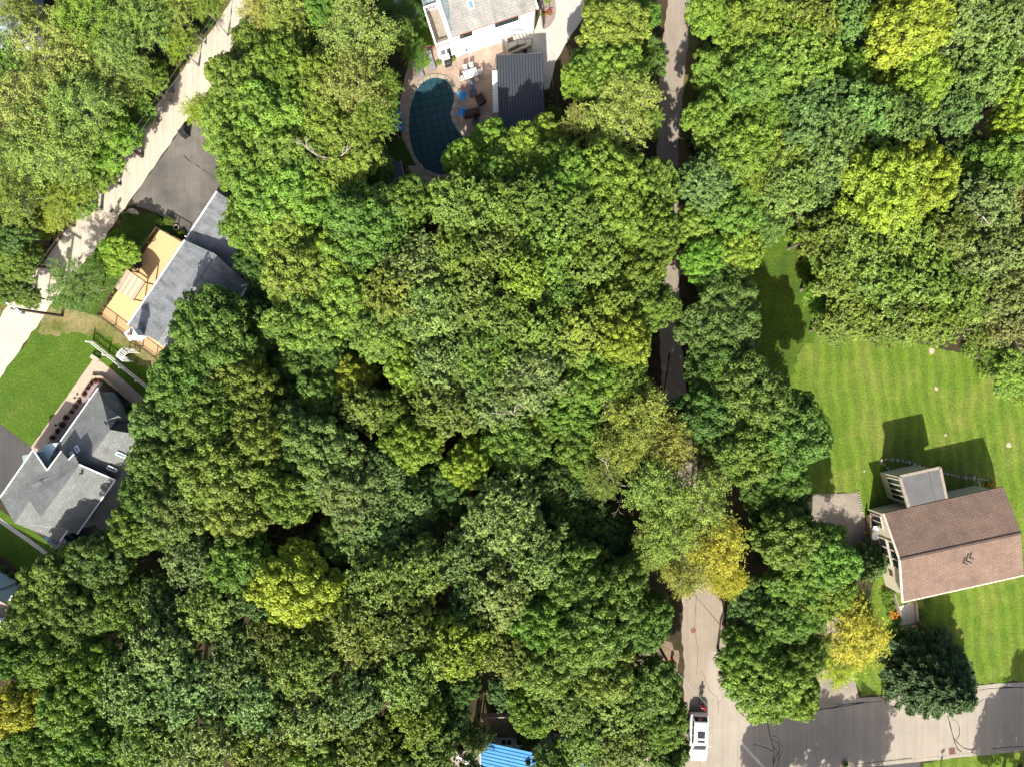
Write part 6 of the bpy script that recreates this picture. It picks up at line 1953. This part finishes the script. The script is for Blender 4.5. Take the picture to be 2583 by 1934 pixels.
 (950,1490,48,'M','dark',8,None),(930,1610,58,'O','olive',11,None),(1000,1470,42,'M','dark',8,None),(860,1640,60,'M','green',11,None),(600,1370,60,'O','olive',12,None),(1010,1700,60,'M','green',11,None),(920,1710,60,'M','green',11,None),(700,1370,55,'O','olive',12,None),  # out-of-frame maples here are added to keep sun off the forest floor
 (1780,1275,60,'M','green',10,None),(1730,1320,50,'M','green',9,None),(1755,1385,46,'L','lime',7,None),(1790,560,40,'M','bright',5,None),(1772,640,36,'M','bright',4,None),(1800,705,42,'O','olive',7,None),
 (560,705,58,'M','dark',8,None),(650,775,52,'M','dark',8,None),(720,780,50,'M','dark',8,None),(610,880,50,'M','dark',9,None),(850,880,48,'M','green',10,None),(920,930,45,'O','grey',9,None),(560,1190,45,'M','dark',9,None),(740,1200,48,'M','dark',9,None),(1290,1130,50,'M','dark',8,None),(1210,1100,50,'M','dark',8,None),(1160,910,50,'M','green',9,None),(400,1330,55,'O','grey',11,None),(970,1550,45,'M','dark',8,None),(700,920,50,'M','mid',9,None),
 # by the blue-grey house
 (165,612,72,'F','cypress',6,'soft feathery green tree between the diagonal road and tan deck'),(255,552,42,'M','lime',4.5,'small yellow-green maple beside the tan deck railing'),
 # just out of frame, south: their shadows lie across the street
 (1740,1930,80,'M','green',12,None),(1830,1950,85,'M','green',12,None),(1930,1945,80,'M','green',12,None),(1690,1960,60,'M','green',11,None),(2300,1930,85,'M','green',12,None),(2330,1750,60,'M','green',10,None),
]

LAND = [('the covered pool', (1105, 320)), ('the dark metal-roofed pool house', (1315, 230)), ('the white house', (1230, 40)), ('the blue-grey roofed house', (475, 770)), ('the dark driveway', (480, 420)),
        ('the grey-green gabled house', (190, 1180)), ('the pale blue house', (20, 1530)), ('the blue metal roof', (1280, 1940)), ('the white car', (1765, 1860)), ('the brown-roofed house', (2400, 1380)),
        ('the striped lawn', (2300, 1000)), ('the street', (2200, 1830)), ('the manhole in the lane', (1749, 1589)), ('the lane drain', (1700, 430)), ('the yellow orange-tinted maple', (759, 1471)),
        ('the vivid lime oak', (1325, 700)), ('the large lime-yellow maple', (2207, 478)), ('the golden locusts', (1650, 1200)), ('the lime yellow oak', (1150, 1611)), ('the round bunched maple', (922, 584)),
        ('the broad olive maple', (549, 1179)), ('the whitish-crowned oak', (1273, 1296)), ('the pale diagonal road', (260, 560)), ('the top of the diagonal road', (520, 90)), ('the rough grass glade', (1960, 760)), ('the slate-roofed house', (0, 30))]
trng = random.Random(3)
F2 = 2583.0 / 2212.0
def auto_label(x, y, dr, kind, col, h, level):
    near = sorted(LAND, key=lambda L: (L[1][0] - x) ** 2 + (L[1][1] - y) ** 2)
    (nm, lp), (nm2, lp2), (nm3, lp3) = near[:3]
    size = 'broad' if dr >= 78 else ('small' if dr <= 48 else '')
    hgt = 'low' if h <= 7 else ''
    dist = math.hypot(lp[0] - x, lp[1] - y)
    rel = 'beside' if dist < 170 else ('near' if dist < 300 else 'nearest')
    lab = ' '.join(w for w in (hgt, size, CNAME[col], KNAME[kind], rel, nm) if w)
    if level >= 1:
        # on which side of the landmark: towards the landmark that lies in that direction
        others = [L for L in LAND if L[0] != nm]
        ux, uy = x - lp[0], y - lp[1]
        q = math.hypot(ux, uy) + 1e-6
        best = max(others, key=lambda L: (((L[1][0] - lp[0]) * ux + (L[1][1] - lp[1]) * uy) / q / (math.hypot(L[1][0] - lp[0], L[1][1] - lp[1]) + 1e-6)) - .0004 * math.hypot(L[1][0] - x, L[1][1] - y))
        lab += ', towards ' + best[0]
    return lab


rows = [list(t) for t in T]
labs = [t[6] or auto_label(t[0] * F2, t[1] * F2, t[2], t[3], t[4], t[5], 0) for t in T]
labs = [l if T[i][6] or labs.count(l) == 1 else auto_label(T[i][0] * F2, T[i][1] * F2, T[i][2], T[i][3], T[i][4], T[i][5], 1) for i, l in enumerate(labs)]
label_count = {l: labs.count(l) for l in labs}
rows = [(t[0] * F2, t[1] * F2, t[2] * F2, t[3], t[4], t[5], l) for t, l in zip(T, labs)]

TREES = []
for k, (x, y, r, kind, col, h, lab) in enumerate(rows):
    variants, R0 = KINDS[kind]
    vi = (k * 7 + trng.randrange(3)) % len(variants)
    crown, trunk = variants[vi]
    base_h = {'M': 13.0, 'O': 13.0, 'F': 12.0, 'L': 12.0, 'S': 7.0, 'J': 4.4}[kind]
    hc = h * (.74 if kind in 'MOFL' else .4)
    rad = r * (CAM_H - hc) / FPX * 1.04
    pos = P(x, y, hc)
    o = thing({'M': 'maple_tree', 'O': 'oak_tree', 'F': 'feathery_tree', 'L': 'locust_tree', 'S': 'spruce_tree', 'J': 'conifer_tree'}[kind], lab, KCAT, (pos.x, pos.y, 0), trng.uniform(0, 6.28))
    s = rad / R0
    if label_count[lab] > 1: o['group'] = 'trees: ' + lab
    el = trng.uniform(.92, 1.08)
    sc = (s * el, s / el, h / base_h)
    c = instance(crown, 'crown', o, (0, 0, 0), (0, 0, 0), sc)
    j = [trng.uniform(.86, 1.14) for _ in range(3)]
    b = COL[col]
    g = trng.uniform(.9, 1.12)
    c.color = (b[0] * g * j[0], b[1] * g * (1 + (j[1] - 1) * .4), b[2] * g * j[2], 1)
    instance(trunk, 'trunk', o, (0, 0, 0), (0, 0, 0), ((sc[0] + .8) / 2, (sc[1] + .8) / 2, sc[2]) if kind in 'SJ' else sc)
    TREES.append((o, pos.x, pos.y, rad, h))


def limb(parent_o, pts, r, mat='palebark', name='bare_limb', forks=5, seed=0, w=1.0):
    """a bare forked limb, points in world coordinates"""
    rr = random.Random(seed)
    mb = MB()
    pts = [Vector(p) for p in pts]
    mb.tube(pts, r, 6, r * .35)
    for k in range(forks):
        t = (k + 1) / (forks + 1)
        i = min(int(t * (len(pts) - 1)), len(pts) - 2)
        a = pts[i].lerp(pts[i + 1], t * (len(pts) - 1) - i)
        d = (pts[i + 1] - pts[i]).normalized()
        side = Vector((-d.y, d.x, 0)) * rr.choice((-1, 1))
        e = a + (d * rr.uniform(.4, .9) + side * rr.uniform(.4, .9) + Vector((0, 0, rr.uniform(-.1, .5)))) * w * (1.2 - t * .5)
        m = a.lerp(e, .5) + Vector((rr.uniform(-.1, .1), rr.uniform(-.1, .1), .05))
        mb.tube([a, m, e], [r * .5, r * .35, r * .12], 5)
        e2 = m + (e - a).cross(Vector((0, 0, 1))).normalized() * rr.choice((-1, 1)) * .45 * w + (e - a) * .3
        mb.tube([m, e2], [r * .3, r * .1], 4)
    o = mb.build(name, MT[mat])
    if parent_o is not None:
        o.parent = parent_o
        o.matrix_parent_inverse = Matrix.Translation(parent_o.location).inverted() if parent_o.rotation_euler.z == 0 else (Matrix.Translation(parent_o.location) @ Matrix.Rotation(parent_o.rotation_euler.z, 4, 'Z')).inverted()
    return o


def tree_by_label(frag):
    for t in TREES:
        if frag in t[0]['label']: return t[0]
limb(tree_by_label('bare pale limbs'), [P(858, 420, 8), P(835, 402, 10), P(800, 392, 11.3), P(775, 375, 11.8), P(752, 350, 12)], .09, forks=6, seed=1, w=1.1)
limb(tree_by_label('bare pale limbs'), [P(862, 418, 8), P(850, 400, 10), P(868, 388, 11.3), P(885, 372, 11.8)], .08, forks=4, seed=2)
limb(tree_by_label('bare forked limb'), [P(1300, 1046, 10), P(1285, 1036, 12), P(1262, 1044, 12.8), P(1240, 1040, 13)], .08, forks=4, seed=3)
limb(tree_by_label('bare forked limb'), [P(1296, 1044, 10), P(1300, 1025, 12.3), P(1310, 1015, 12.9)], .06, forks=3, seed=4)
gl = tree_by_label('bare twigs')
limb(gl, [P(1590, 1225, 8), P(1550, 1222, 9.5), P(1535, 1185, 10.5), P(1527, 1165, 10.8), P(1505, 1150, 11)], .06, forks=6, seed=5, w=.8)
limb(gl, [P(1570, 1240, 8), P(1560, 1280, 9.5), P(1550, 1300, 10)], .05, forks=3, seed=6, w=.8)
big = thing('bare_trunk', 'dark bare forked trunk slanting beyond the shrubs at the lawn edge', 'tree trunk', P(2575, 845))
limb(big, [P(2590, 842, 5.5), P(2540, 850, 4.0), P(2500, 853, 2.6), P(2470, 850, 0)], .24, 'bark', 'trunk', 2, 7)
limb(big, [P(2600, 862, 4.5), P(2560, 868, 3.8), P(2520, 858, 3.0)], .13, 'bark', 'branch', 3, 8)
tn = thing('bare_trunk', 'short dark standing trunk shadowed at the edge of the oaks', 'tree trunk', P(2425, 800))
limb(tn, [P(2425, 805, 0), P(2430, 785, 3), P(2434, 770, 6)], .16, 'bark', 'trunk', 2, 9)
pb = thing('fallen_branch', 'pale fallen tree with bare branches in the western wood', 'branch', P(60, 535))
limb(pb, [P(0, 527, 2.5), P(40, 530, 1.6), P(90, 530, 1.0), P(130, 540, .4)], .09, 'twig', 'stem', 7, 10, 1.3)
limb(pb, [P(75, 530, .8), P(85, 550, .6), P(95, 570, .2)], .05, 'twig', 'branch', 5, 11)
lg = thing('fallen_log', 'pale log lying in the roadside brush', 'log', P(188, 462))
limb(lg, [P(180, 450, .2), P(196, 468, .3)], .14, 'twig', 'log', 1, 12, .4)
pl2 = thing('dead_snag', 'thin white dead stem rising among tan oaks', 'branch', P(2520, 590))
limb(pl2, [P(2510, 610, 0), P(2505, 600, 6), P(2495, 565, 11), P(2480, 548, 12.6), P(2465, 540, 13)], .09, 'twig', 'stem', 4, 13)

# dead grey shrub by the lane
ds = thing('dead_shrub', 'grey leafless shrub tangle beside the lane', 'shrub', P(1632, 1628))
rr = random.Random(9)
c0 = P(1632, 1630)
for k in range(46):
    a = rr.uniform(0, 6.28); L = rr.uniform(.8, 1.9)
    s = c0 + Vector((rr.uniform(-.5, .5), rr.uniform(-.5, .5), 0))
    e = s + Vector((L * math.cos(a), L * math.sin(a) * .9, rr.uniform(.7, 1.9)))
    m = s.lerp(e, .5) + Vector((0, 0, .35))
    mb = MB().tube([s, m, e], [.022, .016, .006], 4)
    for q in range(3):
        b2 = m.lerp(e, .2 + .25 * q)
        mb.tube([b2, b2 + Vector((rr.uniform(-.4, .4), rr.uniform(-.4, .4), rr.uniform(0, .3)))], [.012, .004], 3)
    mb.build('branch', MT['twig'], ds)

# ------------------------------------------------------------------ shrubs
def shrub(x, y, r, col, label, group=None, h=None, z=0.0, name='shrub', sy=1.0):
    p = P(x, y, z)
    o = thing(name, label, 'shrub', p, random.uniform(0, 6.28), group)
    s = r / .8
    c = instance(random.choice(bushes), 'foliage', o, (0, 0, 0), (0, 0, 0), (s, s * sy, (h / .95) if h else s * .9))
    k = random.uniform(.85, 1.15)
    c.color = (col[0] * k, col[1] * k, col[2] * k, 1)
    instance(stem_me, 'stem', o, (0, 0, 0), (0, 0, 0), (s, s, (h / .95) if h else s * .9))
    return o

for (zx, zy) in ((590, 200), (553, 210), (515, 232), (485, 270), (455, 320), (410, 385), (378, 425), (347, 470), (300, 520), (267, 580), (228, 635), (185, 690)):
    shrub(80 + zx / 3.4, 900 + zy / 3.4, random.uniform(.24, .34), (.085, .022, .018), 'dark red barberry bush in the gravel bed', 'red barberries along the house wall', .42, name='barberry_bush')
# brush along the western verge of the diagonal road
vrng = random.Random(21)
for i in range(len(W_EDGE) - 3):
    a, b = W_EDGE[i + 1], W_EDGE[i + 2]
    L = math.hypot(b[0] - a[0], b[1] - a[1])
    n = max(1, int(L / 26))
    for k in range(n):
        t = (k + vrng.random()) / n
        off = vrng.uniform(14, 44)
        x, y = a[0] + (b[0] - a[0]) * t - off * .82, a[1] + (b[1] - a[1]) * t - off * .55
        if not (-10 < x < 600 and -10 < y < 830): continue
        col = vrng.choice((COL['fresh'], COL['lime'], COL['olive'], COL['green']))
        shrub(x, y, vrng.uniform(.4, .9), col, 'low leafy bush in the brush along the diagonal road', 'bushes along the diagonal road verge', vrng.uniform(.5, 1.3), name='roadside_bush')
for i in range(26):
    y = vrng.uniform(10, 560); x = 1752 - y * .045 + vrng.uniform(6, 34)
    shrub(x, y, vrng.uniform(.35, .75), vrng.choice((COL['fresh'], COL['green'], COL['lime'], COL['rust'])), 'low bush on the sunny verge of the shaded lane', 'bushes along the lane verge', vrng.uniform(.4, 1.0), name='roadside_bush')
# glade and lawn edges
for (x, y, r, col, lab, h) in (
        (1995, 600, .9, 'fresh', 'fresh green bush below the reddish brush heap', 1.4), (2040, 660, 1.0, 'green', 'green bush hiding oak stems at the glade', 1.6), (2058, 715, 1.0, 'green', 'green bush beside oak stems above the lawn', 1.5), (2070, 770, 1.0, 'olive', 'olive bush at the foot of the outermost oak', 1.4),
        (2018, 640, .55, 'golden', 'golden-leaved bush in the rough grass glade', .8), (2075, 700, 1.1, 'bright', 'bright green bush at the glade edge under the oaks', 1.6), (2060, 740, .9, 'bright', 'bright green bush in the sunlit glade corner', 1.2),
        (2030, 690, .8, 'bright', 'bright green bush in the middle of the glade', .8), (2085, 790, .8, 'fresh', 'fresh green bush where glade meets the striped lawn', .9), (2055, 800, .7, 'fresh', 'fresh green bush below the glade shadow', .7),
        (2110, 640, 1.0, 'fresh', 'fresh green bush tucked under the olive oaks', 1.4),
        (2245, 846, .9, 'pale', 'pale blue-green bush on the lawn edge under the oaks', 1.2), (2210, 865, .7, 'olive', 'olive bush at the top of the striped lawn', .8), (2290, 855, .8, 'fresh', 'fresh green bush at the top of the striped lawn', .9),
        (2440, 880, 1.0, 'fresh', 'fresh green bush below the short dark trunk', 1.3), (2480, 930, 1.1, 'fresh', 'fresh green bush under the bare forked trunk', 1.5), (2520, 960, 1.0, 'fresh', 'fresh green bush at the lawn corner', 1.4), (2560, 1000, .9, 'fresh', 'fresh green bush overhanging the lawn edge', 1.2),
        (2500, 900, 1.1, 'mid', 'mid green bush behind the bare forked trunk', 1.5), (2550, 930, 1.1, 'fresh', 'pale leafy bush behind the lawn corner', 1.8),
        (2260, 1560, .5, 'dark', 'round dark shrub beside the concrete pad', .6), (2262, 1588, .6, 'dark', 'round dark shrub below the concrete pad', .7), (2300, 1590, .6, 'dark', 'dark shrub in the bed below the concrete pad', .7), (2335, 1590, .55, 'mid', 'small shrub between concrete pad and lawn', .7), (2325, 1545, .5, 'mid', 'small shrub beside the pad wall', .6), (2340, 1515, .5, 'olive', 'flowering shrub under the brown eaves', .6),
        (2235, 1500, .7, 'green', 'bushy green shrub along the beige house wall', 1.0), (2240, 1525, .6, 'green', 'green shrub beside the orange flowers', .8),
        (1078, 158, .45, 'lime', 'yellow-green potted plant beside the loungers', .7), (1107, 160, .3, 'fresh', 'leafy potted plant left of the white barbecue', .5), (1143, 152, .3, 'fresh', 'leafy potted plant right of the white barbecue', .5), (1068, 164, .35, 'lime', 'yellow-green plant between the two loungers', .6),
        (1381, 6, .35, 'bright', 'bright green plant in the flower bed by the white house', .5), (461, 590, .45, 'olive', 'yellowish shrub at the corner of the tan deck', .7), (430, 560, .6, 'olive', 'grey twiggy shrub between the deck and driveway', .9), (405, 560, .45, 'green', 'shrub at the driveway edge by the lawn', .7), (320, 545, .5, 'dark', 'dark low shrub behind the rockery', .5),
        (250, 892, .3, 'dark', 'small dark shrub beside the stone bench', .4), (575, 480, .5, 'green', 'green shrub at the garage corner', .8), (268, 968, .35, 'dark', 'dark shrub in the mulch bed corner', .5), (330, 1020, .5, 'dark', 'dark shrub by the house gable', .6), (322, 1040, .5, 'mid', 'green shrub by the house gable', .7),
        (12, 1432, .4, 'green', 'green shrub under the pale blue wall, first of three', .5), (32, 1446, .4, 'green', 'green shrub under the pale blue wall, middle of three', .5), (52, 1464, .4, 'green', 'green shrub under the pale blue wall, last of three', .5),
        (2130, 1925, .4, 'bright', 'small bright bush at the street edge beside the dark drive', .5), (870, 60, .9, 'mid', 'dark fern-like shrub beside the paving slabs', 1.2), (1005, 70, .8, 'mid', 'green shrub on the shady lawn near the slabs', 1.0), (985, 40, .9, 'dark', 'dark shrub at the top of the paving slabs', 1.2),
        (1395, 290, .9, 'green', 'green shrub behind the pool house', 1.3), (1030, 440, .5, 'rust', 'brown-leaved shrub beside the dark shed', .9), (1035, 490, .6, 'dark', 'dark shrub below the flagstones', .9)):
    shrub(x, y, r, COL[col], lab, None, h)
def flowers(x, y, r, n, colr, label):
    o = shrub(x, y, r, COL['green'], label, None, .45, name='flower_clump')
    m = MT[colr]
    for k in range(n):
        a, q = random.uniform(0, 6.28), r * math.sqrt(random.random())
        b = instance(MB().lathe([(.0, 0), (.055, .02), (.05, .05), (.0, .06)], (0, 0, 0), 6).mesh('blossom'), 'blossom', o, (q * math.cos(a), q * math.sin(a), .42 + random.uniform(-.05, .08)))
        b.data.materials.append(m)
MT['orange'] = M('orange_petals', (.75, .22, .01), (.6, .15, .01), 8, 40, .7, .2, bmp=0)
MT['pinkred'] = M('red_petals', (.5, .05, .06), (.4, .03, .04), 8, 40, .7, .2, bmp=0)
flowers(2247, 1546, .55, 34, 'orange', 'orange marigolds at the corner of the beige house')
flowers(2495, 1222, .5, 16, 'orange', 'orange flowers in the shaded back bed of the brown-roofed house')
flowers(1385, 35, .35, 14, 'pinkred', 'red flowering plant in the bed by the white house')
flowers(1370, 38, .3, 10, 'pinkred', 'pink flowering plant against the black iron rail')

# brown brush heaps
bp = random.Random(31)
for (x, y, r, lab) in ((1385, 262, 1.1, 'heap of brown cut brush behind the pool house'), (2010, 555, .8, 'heap of reddish cut brush at the top of the glade'), (1960, 560, 1.0, 'brown brush heap at the edge of the glade shadow'), (1610, 1650, 1.0, 'heap of straw-coloured brush near the bare pole')):
    o = thing('brush_heap', lab, 'brush', P(x, y))
    for k in range(40):
        a = bp.uniform(0, 6.28); q = r * bp.random()
        s = P(x, y) + Vector((q * math.cos(a), q * math.sin(a), bp.uniform(0, .35)))
        b2 = bp.uniform(0, 6.28); L = bp.uniform(.4, 1.0)
        MB().tube([s, s + Vector((L * math.cos(b2), L * math.sin(b2), bp.uniform(-.05, .2)))], .018, 4, .008).build('twig', MT['straw'], o)

# ------------------------------------------------------------------ undergrowth: uncountable leaves below the trees
def inside(poly, x, y):
    c = False
    n = len(poly)
    j = n - 1
    for i in range(n):
        xi, yi = poly[i][0], poly[i][1]
        xj, yj = poly[j][0], poly[j][1]
        if (yi > y) != (yj > y) and x < (xj - xi) * (y - yi) / (yj - yi) + xi: c = not c
        j = i
    return c
BB = [(min(p[0] for p in e), max(p[0] for p in e), min(p[1] for p in e), max(p[1] for p in e)) for e in EXCL]
def free(x, y):
    for e, b in zip(EXCL, BB):
        if b[0] <= x <= b[1] and b[2] <= y <= b[3] and inside(e, x, y): return False
    return True
urng = np.random.default_rng(77)
P_, N_, D_3, V_ = [], [], [], []
cnt = 0
while cnt < 1500:
    x, y = urng.uniform(-56, 56), urng.uniform(-43, 43)
    if not (free(x, y) and free(x + .5, y) and free(x - .5, y) and free(x, y + .5) and free(x, y - .5)): continue
    cnt += 1
    rr_, hh = urng.uniform(.25, .7), urng.uniform(.2, 1.1)
    k = int(34 + 40 * rr_)
    w = unit(k, urng); w[:, 2] = np.abs(w[:, 2])
    P_.append(np.array([x, y, .02]) + w * np.array([rr_, rr_, hh]) * urng.uniform(.5, 1, size=k)[:, None])
    N_.append(w * .4 + np.array([0, 0, .7]) + urng.normal(scale=.45, size=w.shape))
    D_3.append(unit(k, urng)); V_.append(np.clip(urng.uniform(.1, .8) + urng.normal(scale=.15, size=k), 0, 1))
p_u, n_u, d_u, v_u = map(np.concatenate, (P_, N_, D_3, V_))
um = leaf_mesh('undergrowth', p_u, n_u, d_u, urng.uniform(.12, .24, len(p_u)), urng.uniform(.08, .18, len(p_u)), v_u)
um.materials.append(MT['leaf'])
uo = bpy.data.objects.new('undergrowth', um); C.objects.link(uo)
uo.color = (.05, .085, .018, 1)
tag(uo, 'low leafy undergrowth on the forest floor', 'undergrowth', kind='stuff')
